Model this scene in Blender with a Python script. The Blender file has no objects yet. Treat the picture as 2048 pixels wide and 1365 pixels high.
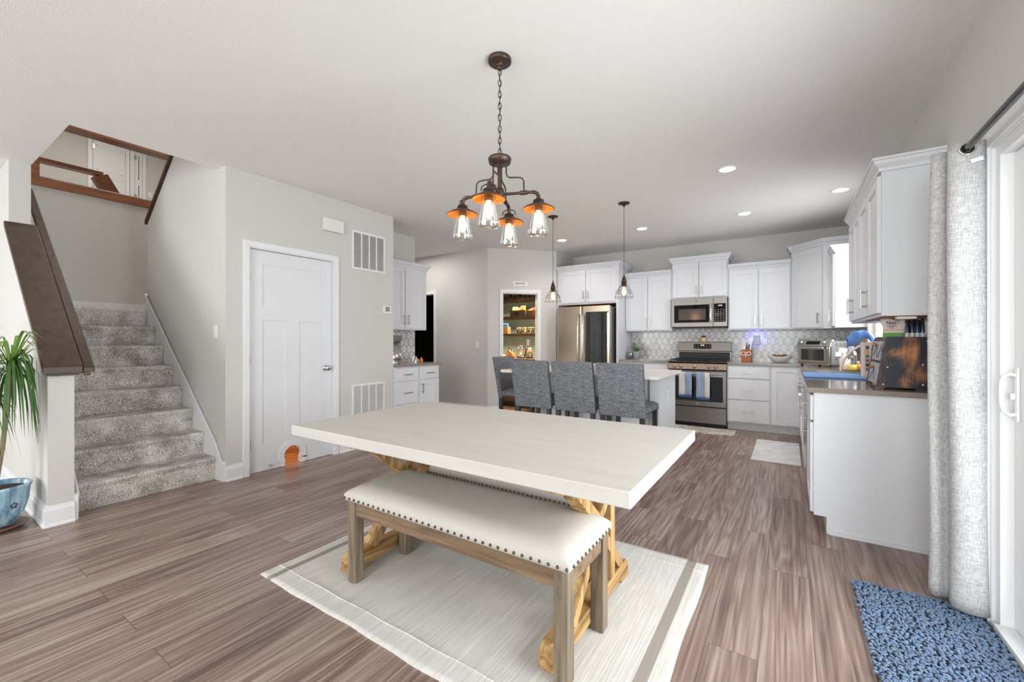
import bpy, bmesh, math, random
from mathutils import Vector, Matrix
random.seed(7)
R = math.radians
PI = math.pi
sc = bpy.context.scene
C = sc.collection

# ------------------------------------------------------------------ camera
cam_d = bpy.data.cameras.new('camera'); cam = bpy.data.objects.new('camera', cam_d); C.objects.link(cam)
cam.location = (0, 0, 1.215); cam.rotation_euler = (R(90), 0, R(33.2))
cam_d.sensor_width = 36.0; cam_d.lens = 845.0 / 2048 * 36; cam_d.shift_y = -0.0007
cam_d.clip_start = 0.05; cam_d.clip_end = 200
sc.camera = cam
# ------------------------------------------------------------------ world / exposure
w = bpy.data.worlds.new('world'); sc.world = w; w.use_nodes = True
bg = w.node_tree.nodes['Background']; bg.inputs[0].default_value = (0.93, 0.965, 1.0, 1); bg.inputs[1].default_value = 1.3
sc.view_settings.view_transform = 'Standard'; sc.view_settings.look = 'None'
sc.view_settings.exposure = 0.10; sc.view_settings.gamma = 1.0
try: sc.view_settings.use_curve_mapping = False
except Exception: pass
H = 2.72
def area(name, loc, rot, sx, sy, power, col=(1, 1, 1), spread=None):
    d = bpy.data.lights.new(name, 'AREA'); d.shape = 'RECTANGLE'; d.size = sx; d.size_y = sy
    d.energy = power; d.color = col
    if spread: d.spread = spread
    o = bpy.data.objects.new(name, d); C.objects.link(o); o.location = loc; o.rotation_euler = rot
    return o
def point(name, loc, power, col=(1, 1, 1), r=0.03):
    d = bpy.data.lights.new(name, 'POINT'); d.energy = power; d.color = col; d.shadow_soft_size = r
    o = bpy.data.objects.new(name, d); C.objects.link(o); o.location = loc
    return o
WARM = (1.0, 0.62, 0.30)
area('hall_fill_light', (-5.3, 4.75, 2.70), (0, 0, 0), .8, .8, 17, (1.0, .96, .92))  # added fill out of view, brightens the hall walls
# daylight through sliding door and sink window; added fill from assumed windows behind camera
area('living_room_fill_light', (-4.85, -3.55, 1.45), (R(90), 0, 0), 1.65, 1.95, 98, (0.955, 0.99, 0.975))
area('living_room_fill_light', (-0.55, -3.55, 1.45), (R(90), 0, 0), 2.05, 1.95, 124, (0.955, 0.99, 0.975))
area('living_room_side_fill', (-7.55, -2.15, 1.45), (R(90), 0, R(-90)), 1.7, 1.8, 30, (0.955, 0.99, 0.975))  # added fill for the right wall, from an unseen side window
area('sliding_door_light', (1.05, 1.65, 1.05), (R(90), 0, R(90)), 1.9, 1.95, 125, (0.94, 0.98, 0.985))
area('sink_window_light', (1.0, 5.38, 1.62), (R(90), 0, R(90)), 1.0, 0.9, 38, (0.93, 0.97, 1.0))
area('upstairs_hall_light', (-9.0, 2.2, 5.3), (0, 0, 0), 1.4, 1.4, 42, (1.0, 0.93, 0.84))
area('landing_light', (-6.2, 2.4, 5.2), (0, 0, 0), 1.0, 1.0, 40, (1.0, 0.95, 0.9))
point('closet_light', (-4.6, 2.30, 0.9), 16, (1.0, 0.62, 0.28), 0.05)

# ------------------------------------------------------------------ materials
MATS = {}
def new_mat(name):
    m = bpy.data.materials.new(name); m.use_nodes = True
    return m, m.node_tree.nodes, m.node_tree.links, m.node_tree.nodes['Principled BSDF']
def s2l(c):
    return tuple(((v / 255) / 12.92 if v / 255 <= 0.04045 else ((v / 255 + 0.055) / 1.055) ** 2.4) for v in c)
def mat(name, rgb, rough=0.5, metal=0.0, var=0.06, scale=6.0, bump=0.0, bscale=60.0, stretch=(1, 1, 1), emit=None, es=0.0, trans=0.0, spec=None, coat=0.0, lin=False, sheen=0.0):
    if name in MATS: return MATS[name]
    m, N, L, P = new_mat(name)
    c = rgb if lin else s2l(rgb)
    tc = N.new('ShaderNodeTexCoord'); mp = N.new('ShaderNodeMapping'); mp.inputs['Scale'].default_value = stretch
    L.new(tc.outputs['Object'], mp.inputs[0])
    nz = N.new('ShaderNodeTexNoise'); nz.inputs['Scale'].default_value = scale; nz.inputs['Detail'].default_value = 4
    L.new(mp.outputs[0], nz.inputs['Vector'])
    rp = N.new('ShaderNodeMix'); rp.data_type = 'RGBA'
    rp.inputs[6].default_value = tuple(v * (1 - var) for v in c) + (1,)
    rp.inputs[7].default_value = tuple(min(1, v * (1 + var)) for v in c) + (1,)
    L.new(nz.outputs[0], rp.inputs[0]); L.new(rp.outputs[2], P.inputs['Base Color'])
    P.inputs['Roughness'].default_value = rough; P.inputs['Metallic'].default_value = metal
    if spec is not None: P.inputs['Specular IOR Level'].default_value = spec
    if coat: P.inputs['Coat Weight'].default_value = coat; P.inputs['Coat Roughness'].default_value = 0.12
    if sheen: P.inputs['Sheen Weight'].default_value = sheen
    if trans: P.inputs['Transmission Weight'].default_value = trans
    if emit is not None: P.inputs['Emission Color'].default_value = tuple(emit) + (1,); P.inputs['Emission Strength'].default_value = es
    if bump:
        n2 = N.new('ShaderNodeTexNoise'); n2.inputs['Scale'].default_value = bscale; n2.inputs['Detail'].default_value = 3
        L.new(mp.outputs[0], n2.inputs['Vector'])
        b = N.new('ShaderNodeBump'); b.inputs['Strength'].default_value = bump; b.inputs['Distance'].default_value = 0.01
        L.new(n2.outputs[0], b.inputs['Height']); L.new(b.outputs[0], P.inputs['Normal'])
    MATS[name] = m
    return m
def wood(name, dark, light, scale=1.0, axis=1, rough=0.5, bump=0.15, coat=0.0):
    if name in MATS: return MATS[name]
    m, N, L, P = new_mat(name)
    tc = N.new('ShaderNodeTexCoord'); mp = N.new('ShaderNodeMapping')
    s = [14 * scale] * 3; s[axis] = 1.1 * scale; mp.inputs['Scale'].default_value = s
    L.new(tc.outputs['Object'], mp.inputs[0])
    n1 = N.new('ShaderNodeTexNoise'); n1.inputs['Scale'].default_value = 1.6; n1.inputs['Detail'].default_value = 6; n1.inputs['Distortion'].default_value = 1.2
    L.new(mp.outputs[0], n1.inputs['Vector'])
    r = N.new('ShaderNodeValToRGB'); r.color_ramp.elements[0].position = 0.34; r.color_ramp.elements[1].position = 0.68
    r.color_ramp.elements[0].color = s2l(dark) + (1,); r.color_ramp.elements[1].color = s2l(light) + (1,)
    L.new(n1.outputs[0], r.inputs[0]); L.new(r.outputs[0], P.inputs['Base Color'])
    P.inputs['Roughness'].default_value = rough
    if coat: P.inputs['Coat Weight'].default_value = coat; P.inputs['Coat Roughness'].default_value = 0.2
    b = N.new('ShaderNodeBump'); b.inputs['Strength'].default_value = bump; b.inputs['Distance'].default_value = 0.004
    L.new(n1.outputs[0], b.inputs['Height']); L.new(b.outputs[0], P.inputs['Normal'])
    MATS[name] = m
    return m
def glass(name, rgb=(1, 1, 1), rough=0.0, tint=0.0):
    if name in MATS: return MATS[name]
    m, N, L, P = new_mat(name)
    out = N['Material Output']
    tr = N.new('ShaderNodeBsdfTransparent'); gl = N.new('ShaderNodeBsdfGlossy'); gl.inputs['Roughness'].default_value = rough + 0.02
    tr.inputs[0].default_value = tuple(rgb) + (1,)
    lw = N.new('ShaderNodeLayerWeight'); lw.inputs[0].default_value = 0.45
    mx = N.new('ShaderNodeMixShader'); mr = N.new('ShaderNodeMath'); mr.operation = 'MULTIPLY_ADD'; mr.inputs[1].default_value = 0.55; mr.inputs[2].default_value = 0.05 + tint
    L.new(lw.outputs['Facing'], mr.inputs[0]); L.new(mr.outputs[0], mx.inputs[0]); L.new(tr.outputs[0], mx.inputs[1]); L.new(gl.outputs[0], mx.inputs[2])
    L.new(mx.outputs[0], out.inputs[0]); N.remove(P)
    MATS[name] = m
    return m
def nmath(N, L, op, a, b=None, c=None):
    n = N.new('ShaderNodeMath'); n.operation = op
    for i, v in enumerate((a, b, c)):
        if v is None: continue
        if isinstance(v, (int, float)): n.inputs[i].default_value = v
        else: L.new(v, n.inputs[i])
    return n.outputs[0]

WALL = mat('wall_paint', (203, 201, 198), 0.75, var=0.012, scale=1.5, bump=0.06, bscale=220)
WALL_IN = WALL
CEIL = mat('ceiling_paint', (232, 231, 230), 0.9, var=0.012, scale=2, bump=0.28, bscale=150)
WHITE = mat('white_cabinet_paint', (214, 216, 221), 0.38, var=0.01, scale=2)
TRIM = mat('white_trim_paint', (228, 229, 232), 0.4, var=0.01, scale=2)
DOORW = mat('white_door_paint', (222, 223, 227), 0.42, var=0.01, scale=2, bump=0.04, bscale=30, stretch=(6, 6, 0.6))
NICKEL = mat('brushed_nickel', (178, 176, 172), 0.32, 1.0, var=0.05, scale=40)
CHROME = mat('chrome', (215, 215, 215), 0.12, 1.0, var=0.02)
STEEL = mat('stainless_steel', (188, 184, 178), 0.26, 1.0, var=0.03, scale=3, bump=0.03, bscale=30, stretch=(40, 40, 1))
SLATE = mat('slate_steel', (132, 129, 126), 0.36, 1.0, var=0.03, scale=3)
BLACKG = mat('black_glass', (14, 14, 16), 0.06, 0.0, var=0.1, spec=0.35)
BLACK = mat('black_matte', (24, 24, 25), 0.5, var=0.1)
IRON = mat('cast_iron', (34, 34, 35), 0.6, 0.3, var=0.1, bump=0.2, bscale=90)
BRONZE = mat('oil_rubbed_bronze', (84, 68, 60), 0.42, 0.75, var=0.18, scale=12)
COPPER = mat('copper_shade', (244, 150, 58), 0.5, 0.0, var=0.12, scale=9)
ESPRESSO = wood('espresso_wood', (44, 26, 16), (72, 45, 30), .6, 0, 0.42, 0.02, 0.0)
ESPR_Z = mat('espresso_leg_wood', (40, 36, 37), 0.4, var=0.15)
REDWOOD = wood('reddish_stained_wood', (104, 62, 36), (160, 100, 58), 0.8, 1, 0.42, 0.05, 0.2)
PINE_Y = wood('weathered_pine_y', (122, 88, 48), (196, 156, 98), 1.0, 1, 0.65, 0.25)
PINE_X = wood('weathered_pine_x', (112, 80, 50), (178, 138, 88), 1.0, 0, 0.65, 0.25)
PINE_Z = wood('weathered_pine_z', (122, 90, 52), (200, 162, 106), 1.0, 2, 0.65, 0.25)
GREY_Z = wood('grey_brown_leg_wood', (92, 80, 66), (136, 122, 102), 1.2, 2, 0.6, 0.2)
GREY_X = wood('grey_brown_rail_wood', (96, 76, 58), (136, 112, 88), 1.2, 0, 0.6, 0.2)
CLEAR = glass('clear_glass')
WINGLASS = glass('window_glass')
OVENG = mat('oven_glass', (30, 34, 40), 0.05, 0.0, var=0.1, spec=0.6)
def plank_floor():
    m, N, L, P = new_mat('plank_floor')
    tc = N.new('ShaderNodeTexCoord'); sp = N.new('ShaderNodeSeparateXYZ'); L.new(tc.outputs['Object'], sp.inputs[0])
    cb = N.new('ShaderNodeCombineXYZ'); L.new(sp.outputs[1], cb.inputs[0]); L.new(sp.outputs[0], cb.inputs[1])
    br = N.new('ShaderNodeTexBrick'); br.offset = 0.37; br.offset_frequency = 2; br.squash = 1.0
    br.inputs['Scale'].default_value = 1.0; br.inputs['Brick Width'].default_value = 1.23; br.inputs['Row Height'].default_value = 0.182
    br.inputs['Mortar Size'].default_value = 0.0011; br.inputs['Mortar Smooth'].default_value = 0.3; br.inputs['Bias'].default_value = 0
    br.inputs['Color1'].default_value = (0, 0, 0, 1); br.inputs['Color2'].default_value = (1, 1, 1, 1); br.inputs['Mortar'].default_value = (0.5, 0.5, 0.5, 1)
    L.new(cb.outputs[0], br.inputs['Vector'])
    rnd = N.new('ShaderNodeSeparateColor'); L.new(br.outputs[0], rnd.inputs[0]); rv = rnd.outputs[0]
    off = nmath(N, L, 'MULTIPLY', rv, 37.0)
    def grain(sx, sy, sc_, det, dist):
        x = nmath(N, L, 'MULTIPLY', sp.outputs[0], sx); y = nmath(N, L, 'MULTIPLY', sp.outputs[1], sy)
        c = N.new('ShaderNodeCombineXYZ'); L.new(x, c.inputs[0]); L.new(y, c.inputs[1]); L.new(off, c.inputs[2])
        n = N.new('ShaderNodeTexNoise'); n.inputs['Scale'].default_value = sc_; n.inputs['Detail'].default_value = det; n.inputs['Distortion'].default_value = dist
        L.new(c.outputs[0], n.inputs['Vector'])
        return n.outputs[0]
    g1 = grain(8.0, 0.55, 1.0, 2, 0.35)
    g2 = grain(75.0, 1.3, 1.0, 4, 0.2)
    g3 = grain(3.0, 0.7, 1.0, 2, 0.4)
    rings = nmath(N, L, 'FRACT', nmath(N, L, 'MULTIPLY', g1, 9.0))
    tri = nmath(N, L, 'ABSOLUTE', nmath(N, L, 'SUBTRACT', rings, 0.5))
    v = nmath(N, L, 'MULTIPLY', tri, 0.42)
    v = nmath(N, L, 'MULTIPLY_ADD', g2, 0.75, v)
    v = nmath(N, L, 'MULTIPLY_ADD', g3, 0.45, v)
    v = nmath(N, L, 'MULTIPLY_ADD', rv, 0.16, v)
    v = nmath(N, L, 'SUBTRACT', v, 0.30)
    r = N.new('ShaderNodeValToRGB'); e = r.color_ramp.elements
    e[0].position = 0.18; e[0].color = s2l((88, 68, 60)) + (1,); e[1].position = 0.80; e[1].color = s2l((178, 162, 151)) + (1,)
    k = e.new(0.45); k.color = s2l((132, 110, 100)) + (1,)
    L.new(v, r.inputs[0])
    mx = N.new('ShaderNodeMix'); mx.data_type = 'RGBA'; mx.inputs[7].default_value = s2l((62, 46, 40)) + (1,)
    L.new(br.outputs['Fac'], mx.inputs[0]); L.new(r.outputs[0], mx.inputs[6]); L.new(mx.outputs[2], P.inputs['Base Color'])
    P.inputs['Roughness'].default_value = 0.34
    b = N.new('ShaderNodeBump'); b.inputs['Strength'].default_value = 0.12; b.inputs['Distance'].default_value = 0.002
    L.new(nmath(N, L, 'SUBTRACT', g2, nmath(N, L, 'MULTIPLY', br.outputs['Fac'], 1.5)), b.inputs['Height']); L.new(b.outputs[0], P.inputs['Normal'])
    return m
def ogee_tile(name, ax):
    m, N, L, P = new_mat(name)
    tc = N.new('ShaderNodeTexCoord'); sp = N.new('ShaderNodeSeparateXYZ'); L.new(tc.outputs['Object'], sp.inputs[0])
    x = sp.outputs[ax]; z = sp.outputs[2]
    Pd, Lz = 0.092, 0.190
    ph = nmath(N, L, 'COSINE', nmath(N, L, 'MULTIPLY', z, 2 * PI / Lz))
    g = nmath(N, L, 'MULTIPLY', ph, 1.55)
    g = nmath(N, L, 'MAXIMUM', nmath(N, L, 'MINIMUM', g, 1.0), -1.0)
    g = nmath(N, L, 'MULTIPLY_ADD', ph, 0.25, nmath(N, L, 'MULTIPLY', g, 0.75))
    wv = nmath(N, L, 'MULTIPLY_ADD', g, 0.038, -Pd / 4)
    def dist(s):
        d = nmath(N, L, 'MULTIPLY_ADD', wv, -s, x)
        f = nmath(N, L, 'FRACT', nmath(N, L, 'DIVIDE', d, Pd))
        return nmath(N, L, 'MULTIPLY', nmath(N, L, 'MINIMUM', f, nmath(N, L, 'SUBTRACT', 1.0, f)), Pd)
    d = nmath(N, L, 'MINIMUM', dist(1.0), dist(-1.0))
    thr = nmath(N, L, 'MULTIPLY_ADD', nmath(N, L, 'SUBTRACT', 1.0, nmath(N, L, 'MULTIPLY', g, g)), 0.0036, 0.0026)
    ln = nmath(N, L, 'LESS_THAN', d, thr)
    nz = N.new('ShaderNodeTexNoise'); nz.inputs['Scale'].default_value = 9; nz.inputs['Detail'].default_value = 5; L.new(tc.outputs['Object'], nz.inputs['Vector'])
    r = N.new('ShaderNodeValToRGB'); r.color_ramp.elements[0].position = 0.3; r.color_ramp.elements[0].color = s2l((196, 195, 194)) + (1,)
    r.color_ramp.elements[1].position = 0.65; r.color_ramp.elements[1].color = s2l((224, 224, 224)) + (1,); L.new(nz.outputs[0], r.inputs[0])
    mx = N.new('ShaderNodeMix'); mx.data_type = 'RGBA'; mx.inputs[7].default_value = s2l((92, 88, 84)) + (1,)
    L.new(ln, mx.inputs[0]); L.new(r.outputs[0], mx.inputs[6]); L.new(mx.outputs[2], P.inputs['Base Color'])
    P.inputs['Roughness'].default_value = 0.2
    return m
def carpet():
    m, N, L, P = new_mat('carpet')
    tc = N.new('ShaderNodeTexCoord')
    n1 = N.new('ShaderNodeTexNoise'); n1.inputs['Scale'].default_value = 150; n1.inputs['Detail'].default_value = 3; L.new(tc.outputs['Object'], n1.inputs['Vector'])
    n2 = N.new('ShaderNodeTexNoise'); n2.inputs['Scale'].default_value = 7; n2.inputs['Detail'].default_value = 2; L.new(tc.outputs['Object'], n2.inputs['Vector'])
    v = nmath(N, L, 'MULTIPLY_ADD', n2.outputs[0], 0.45, n1.outputs[0])
    r = N.new('ShaderNodeValToRGB'); r.color_ramp.elements[0].position = 0.58; r.color_ramp.elements[0].color = s2l((128, 119, 112)) + (1,)
    r.color_ramp.elements[1].position = 0.90; r.color_ramp.elements[1].color = s2l((240, 237, 232)) + (1,); L.new(v, r.inputs[0]); L.new(r.outputs[0], P.inputs['Base Color'])
    P.inputs['Roughness'].default_value = 1.0; P.inputs['Specular IOR Level'].default_value = 0.1
    b = N.new('ShaderNodeBump'); b.inputs['Strength'].default_value = 0.8; b.inputs['Distance'].default_value = 0.008
    L.new(v, b.inputs['Height']); L.new(b.outputs[0], P.inputs['Normal'])
    return m
def weave(name, c1, c2, scale=260, rough=0.95, stretch=(1, 1, 1), bump=0.3, mix=1.0):
    if name in MATS: return MATS[name]
    m, N, L, P = new_mat(name)
    tc = N.new('ShaderNodeTexCoord')
    outs = []
    for st in ((1, 1, 0.08), (0.08, 0.08, 1)):
        mp = N.new('ShaderNodeMapping'); mp.inputs['Scale'].default_value = tuple(a * b for a, b in zip(st, stretch)); L.new(tc.outputs['Object'], mp.inputs[0])
        n = N.new('ShaderNodeTexNoise'); n.inputs['Scale'].default_value = scale; n.inputs['Detail'].default_value = 2; L.new(mp.outputs[0], n.inputs['Vector']); outs.append(n.outputs[0])
    v = nmath(N, L, 'MULTIPLY', nmath(N, L, 'ADD', outs[0], outs[1]), 0.5)
    r = N.new('ShaderNodeValToRGB'); r.color_ramp.elements[0].position = 0.40; r.color_ramp.elements[0].color = s2l(c1) + (1,)
    r.color_ramp.elements[1].position = 0.60; r.color_ramp.elements[1].color = s2l(c2) + (1,); L.new(v, r.inputs[0]); L.new(r.outputs[0], P.inputs['Base Color'])
    P.inputs['Roughness'].default_value = rough; P.inputs['Specular IOR Level'].default_value = 0.2
    b = N.new('ShaderNodeBump'); b.inputs['Strength'].default_value = bump; b.inputs['Distance'].default_value = 0.003
    L.new(v, b.inputs['Height']); L.new(b.outputs[0], P.inputs['Normal'])
    MATS[name] = m
    return m
def stripes(name, base, bands, ax=0, rough=0.9, noise=0.08, nscale=200, nst=(1, 0.1, 1), edge=0.0):
    """bands: (start, end, colour) along object axis ax, metres in object space"""
    m, N, L, P = new_mat(name)
    tc = N.new('ShaderNodeTexCoord'); sp = N.new('ShaderNodeSeparateXYZ'); L.new(tc.outputs['Object'], sp.inputs[0])
    mp = N.new('ShaderNodeMapping'); mp.inputs['Scale'].default_value = nst; L.new(tc.outputs['Object'], mp.inputs[0])
    nz = N.new('ShaderNodeTexNoise'); nz.inputs['Scale'].default_value = nscale; nz.inputs['Detail'].default_value = 3; L.new(mp.outputs[0], nz.inputs['Vector'])
    b0 = s2l(base)
    mx = N.new('ShaderNodeMix'); mx.data_type = 'RGBA'; mx.inputs[6].default_value = tuple(v * (1 - noise * 3) for v in b0) + (1,); mx.inputs[7].default_value = tuple(min(1, v * (1 + noise * 2)) for v in b0) + (1,)
    L.new(nz.outputs[0], mx.inputs[0]); cur = mx.outputs[2]
    for a, b, col in bands:
        f = nmath(N, L, 'MULTIPLY', nmath(N, L, 'GREATER_THAN', sp.outputs[ax], a), nmath(N, L, 'LESS_THAN', sp.outputs[ax], b))
        m2 = N.new('ShaderNodeMix'); m2.data_type = 'RGBA'; L.new(f, m2.inputs[0]); L.new(cur, m2.inputs[6]); m2.inputs[7].default_value = s2l(col) + (1,); cur = m2.outputs[2]
    L.new(cur, P.inputs['Base Color']); P.inputs['Roughness'].default_value = rough
    bp = N.new('ShaderNodeBump'); bp.inputs['Strength'].default_value = 0.35; bp.inputs['Distance'].default_value = 0.004; L.new(nz.outputs[0], bp.inputs['Height']); L.new(bp.outputs[0], P.inputs['Normal'])
    return m
def marble(name, base, vein, scale=3.0, rough=0.25, st=(1, 1, 1)):
    m, N, L, P = new_mat(name)
    tc = N.new('ShaderNodeTexCoord'); mp = N.new('ShaderNodeMapping'); mp.inputs['Scale'].default_value = st; L.new(tc.outputs['Object'], mp.inputs[0])
    nz = N.new('ShaderNodeTexNoise'); nz.inputs['Scale'].default_value = scale; nz.inputs['Detail'].default_value = 6; nz.inputs['Distortion'].default_value = 1.5; L.new(mp.outputs[0], nz.inputs['Vector'])
    a = nmath(N, L, 'ABSOLUTE', nmath(N, L, 'SUBTRACT', nz.outputs[0], 0.5))
    r = N.new('ShaderNodeValToRGB'); r.color_ramp.elements[0].position = 0.0; r.color_ramp.elements[0].color = s2l(vein) + (1,)
    r.color_ramp.elements[1].position = 0.06; r.color_ramp.elements[1].color = s2l(base) + (1,); L.new(a, r.inputs[0]); L.new(r.outputs[0], P.inputs['Base Color'])
    P.inputs['Roughness'].default_value = rough
    return m
FLOOR = plank_floor()
TILE_X = ogee_tile('ogee_tile_back', 0); TILE_Y = ogee_tile('ogee_tile_side', 1)
CARPET = carpet()
QUARTZ = mat('grey_quartz', (138, 128, 120), 0.12, var=0.10, scale=60, spec=0.6)
QUARTZ_W = mat('white_quartz', (228, 222, 216), 0.15, var=0.04, scale=30)
CONCRETE = mat('whitewashed_table', (196, 193, 188), 0.62, var=0.10, scale=5, bump=0.05, bscale=80, stretch=(0.6, 4, 4))
LINEN = mat('bench_linen', (196, 191, 184), .95, var=.10, scale=260, bump=.25, bscale=420, spec=.1)
STOOLF = weave('grey_stool_fabric', (76, 78, 83), (132, 134, 139), 300, bump=0.2)
CURT = weave('curtain_linen', (160, 160, 161), (206, 206, 207), 480, bump=0.2)

# ------------------------------------------------------------------ mesh helpers
class MB:
    def __init__(s): s.v = []; s.f = []; s.sm = []
    def add(s, vs, fs, smooth=False):
        n = len(s.v); s.v += [tuple(v) for v in vs]
        for f in fs: s.f.append([i + n for i in f]); s.sm.append(smooth)
        return s
    def box(s, x0, x1, y0, y1, z0, z1):
        x0, x1 = sorted((x0, x1)); y0, y1 = sorted((y0, y1)); z0, z1 = sorted((z0, z1))
        vs = [(x, y, z) for z in (z0, z1) for y in (y0, y1) for x in (x0, x1)]
        return s.add(vs, [(0, 2, 3, 1), (4, 5, 7, 6), (0, 1, 5, 4), (2, 6, 7, 3), (0, 4, 6, 2), (1, 3, 7, 5)])
    def cbox(s, x0, x1, y0, y1, z0, z1, b=0.004):
        """box with chamfered edges"""
        bm = bmesh.new(); bmesh.ops.create_cube(bm, size=1)
        for v in bm.verts:
            v.co = Vector((x0 + (v.co.x + .5) * (x1 - x0), y0 + (v.co.y + .5) * (y1 - y0), z0 + (v.co.z + .5) * (z1 - z0)))
        bmesh.ops.bevel(bm, geom=list(bm.edges), offset=b, segments=2, profile=0.5, affect='EDGES')
        s.from_bm(bm, False); return s
    def from_bm(s, bm, smooth=True):
        bm.verts.ensure_lookup_table(); bm.verts.index_update()
        s.add([v.co for v in bm.verts], [[v.index for v in f.verts] for f in bm.faces], smooth); bm.free(); return s
    def prism(s, pts, a, b, axis='z'):
        """extrude 2D polygon along axis; pts in the other two axes order (x,y) for z, (x,z) for y, (y,z) for x"""
        n = len(pts)
        def P(p, t):
            return (p[0], p[1], t) if axis == 'z' else ((p[0], t, p[1]) if axis == 'y' else (t, p[0], p[1]))
        vs = [P(p, a) for p in pts] + [P(p, b) for p in pts]
        fs = [list(range(n))[::-1], list(range(n, 2 * n))] + [(i, (i + 1) % n, n + (i + 1) % n, n + i) for i in range(n)]
        return s.add(vs, fs)
    def cyl(s, p0, p1, r0, r1=None, seg=16, caps=True):
        r1 = r0 if r1 is None else r1
        p0, p1 = Vector(p0), Vector(p1); d = (p1 - p0).normalized()
        u = d.orthogonal().normalized(); w_ = d.cross(u)
        vs = []
        for p, r in ((p0, r0), (p1, r1)):
            for i in range(seg):
                a = 2 * PI * i / seg; vs.append(p + (u * math.cos(a) + w_ * math.sin(a)) * r)
        s.add(vs, [(i, (i + 1) % seg, seg + (i + 1) % seg, seg + i) for i in range(seg)], True)
        if caps:
            s.add(vs[:seg], [list(range(seg))[::-1]]); s.add(vs[seg:], [list(range(seg))])
        return s
    def bar(s, p0, p1, wd, th, up=(0, 0, 1)):
        """rectangular bar between two points; wd across, th along up"""
        p0, p1 = Vector(p0), Vector(p1); d = (p1 - p0).normalized(); u = Vector(up)
        x = d.cross(u)
        if x.length < 1e-4: x = d.cross(Vector((1, 0, 0)))
        x.normalize(); z = x.cross(d).normalized()
        vs = [p + x * a * wd / 2 + z * b * th / 2 for p in (p0, p1) for a, b in ((-1, -1), (1, -1), (1, 1), (-1, 1))]
        return s.add(vs, [(0, 1, 2, 3), (7, 6, 5, 4), (0, 4, 5, 1), (1, 5, 6, 2), (2, 6, 7, 3), (3, 7, 4, 0)])
    def tube(s, pts, r, seg=10, smooth=True, closed=False):
        pts = [Vector(p) for p in pts]; n = len(pts); rings = []
        prev = None
        rr = r if isinstance(r, (list, tuple)) else [r] * n
        for i, p in enumerate(pts):
            if closed: d = pts[(i + 1) % n] - pts[i - 1]
            else: d = pts[min(i + 1, n - 1)] - pts[max(i - 1, 0)]
            d.normalize()
            u = d.orthogonal() if prev is None else (prev - d * prev.dot(d))
            if u.length < 1e-6: u = d.orthogonal()
            u.normalize(); prev = u; w_ = d.cross(u)
            rings.append([p + (u * math.cos(2 * PI * k / seg) + w_ * math.sin(2 * PI * k / seg)) * rr[i] for k in range(seg)])
        vs = [v for rg in rings for v in rg]; fs = []
        m = n if closed else n - 1
        for i in range(m):
            j = (i + 1) % n
            for k in range(seg): fs.append((i * seg + k, i * seg + (k + 1) % seg, j * seg + (k + 1) % seg, j * seg + k))
        s.add(vs, fs, smooth)
        if not closed:
            s.add(rings[0], [list(range(seg))[::-1]]); s.add(rings[-1], [list(range(seg))])
        return s
    def lathe(s, prof, c=(0, 0, 0), seg=24, smooth=True, close=False):
        """prof: (r, z) list"""
        vs = []
        for r, z in prof:
            for i in range(seg):
                a = 2 * PI * i / seg; vs.append((c[0] + r * math.cos(a), c[1] + r * math.sin(a), c[2] + z))
        fs = []
        m = len(prof) if close else len(prof) - 1
        for j in range(m):
            k = (j + 1) % len(prof)
            for i in range(seg): fs.append((j * seg + i, j * seg + (i + 1) % seg, k * seg + (i + 1) % seg, k * seg + i))
        return s.add(vs, fs, smooth)
    def ball(s, c, rx, ry=None, rz=None, seg=12, rings=8):
        ry = rx if ry is None else ry; rz = rx if rz is None else rz
        bm = bmesh.new(); bmesh.ops.create_uvsphere(bm, u_segments=seg, v_segments=rings, radius=1)
        for v in bm.verts: v.co = Vector((c[0] + v.co.x * rx, c[1] + v.co.y * ry, c[2] + v.co.z * rz))
        return s.from_bm(bm, True)
    def sweep(s, path, prof, closed=False):
        """path: xy(z) points in a horizontal plane; prof: closed polygon (out, up); out is to the right of travel"""
        pts = [Vector((p[0], p[1], p[2] if len(p) > 2 else 0)) for p in path]; n = len(pts); rings = []
        for i, p in enumerate(pts):
            def nrm(a, b):
                d = (b - a).normalized(); return Vector((d.y, -d.x, 0))
            ns = []
            if i > 0 or closed: ns.append(nrm(pts[i - 1], p))
            if i < n - 1 or closed: ns.append(nrm(p, pts[(i + 1) % n]))
            if len(ns) == 2:
                m = (ns[0] + ns[1]); m.normalize(); k = 1 / max(0.3, m.dot(ns[0])); m = m * k
            else: m = ns[0]
            rings.append([p + m * o + Vector((0, 0, z)) for o, z in prof])
        q = len(prof); vs = [v for rg in rings for v in rg]; fs = []
        for i in range(n if closed else n - 1):
            j = (i + 1) % n
            for k in range(q): fs.append((i * q + k, i * q + (k + 1) % q, j * q + (k + 1) % q, j * q + k))
        if not closed: fs += [list(range(q)), list(range((n - 1) * q, n * q))[::-1]]
        return s.add(vs, fs)
    def move(s, M):
        s.v = [tuple(M @ Vector(v)) for v in s.v]; return s
    def build(s, name, m, parent=None, bevel=0.0, seg=2, subsurf=0, solid=0.0):
        me = bpy.data.meshes.new(name)
        if parent is not None:
            off = root_loc(parent)
        else:
            xs, ys, zs = zip(*s.v); off = Vector(((min(xs) + max(xs)) / 2, (min(ys) + max(ys)) / 2, min(zs)))
        me.from_pydata([tuple(Vector(v) - off) for v in s.v], [], s.f); me.update()
        bm = bmesh.new(); bm.from_mesh(me); bmesh.ops.recalc_face_normals(bm, faces=bm.faces); bm.to_mesh(me); bm.free()
        me.polygons.foreach_set('use_smooth', s.sm)
        if isinstance(m, (list, tuple)):
            for k in m: me.materials.append(k)
        else: me.materials.append(m)
        o = bpy.data.objects.new(name, me); C.objects.link(o)
        if parent is not None: o.parent = parent
        else: o.location = off
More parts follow.
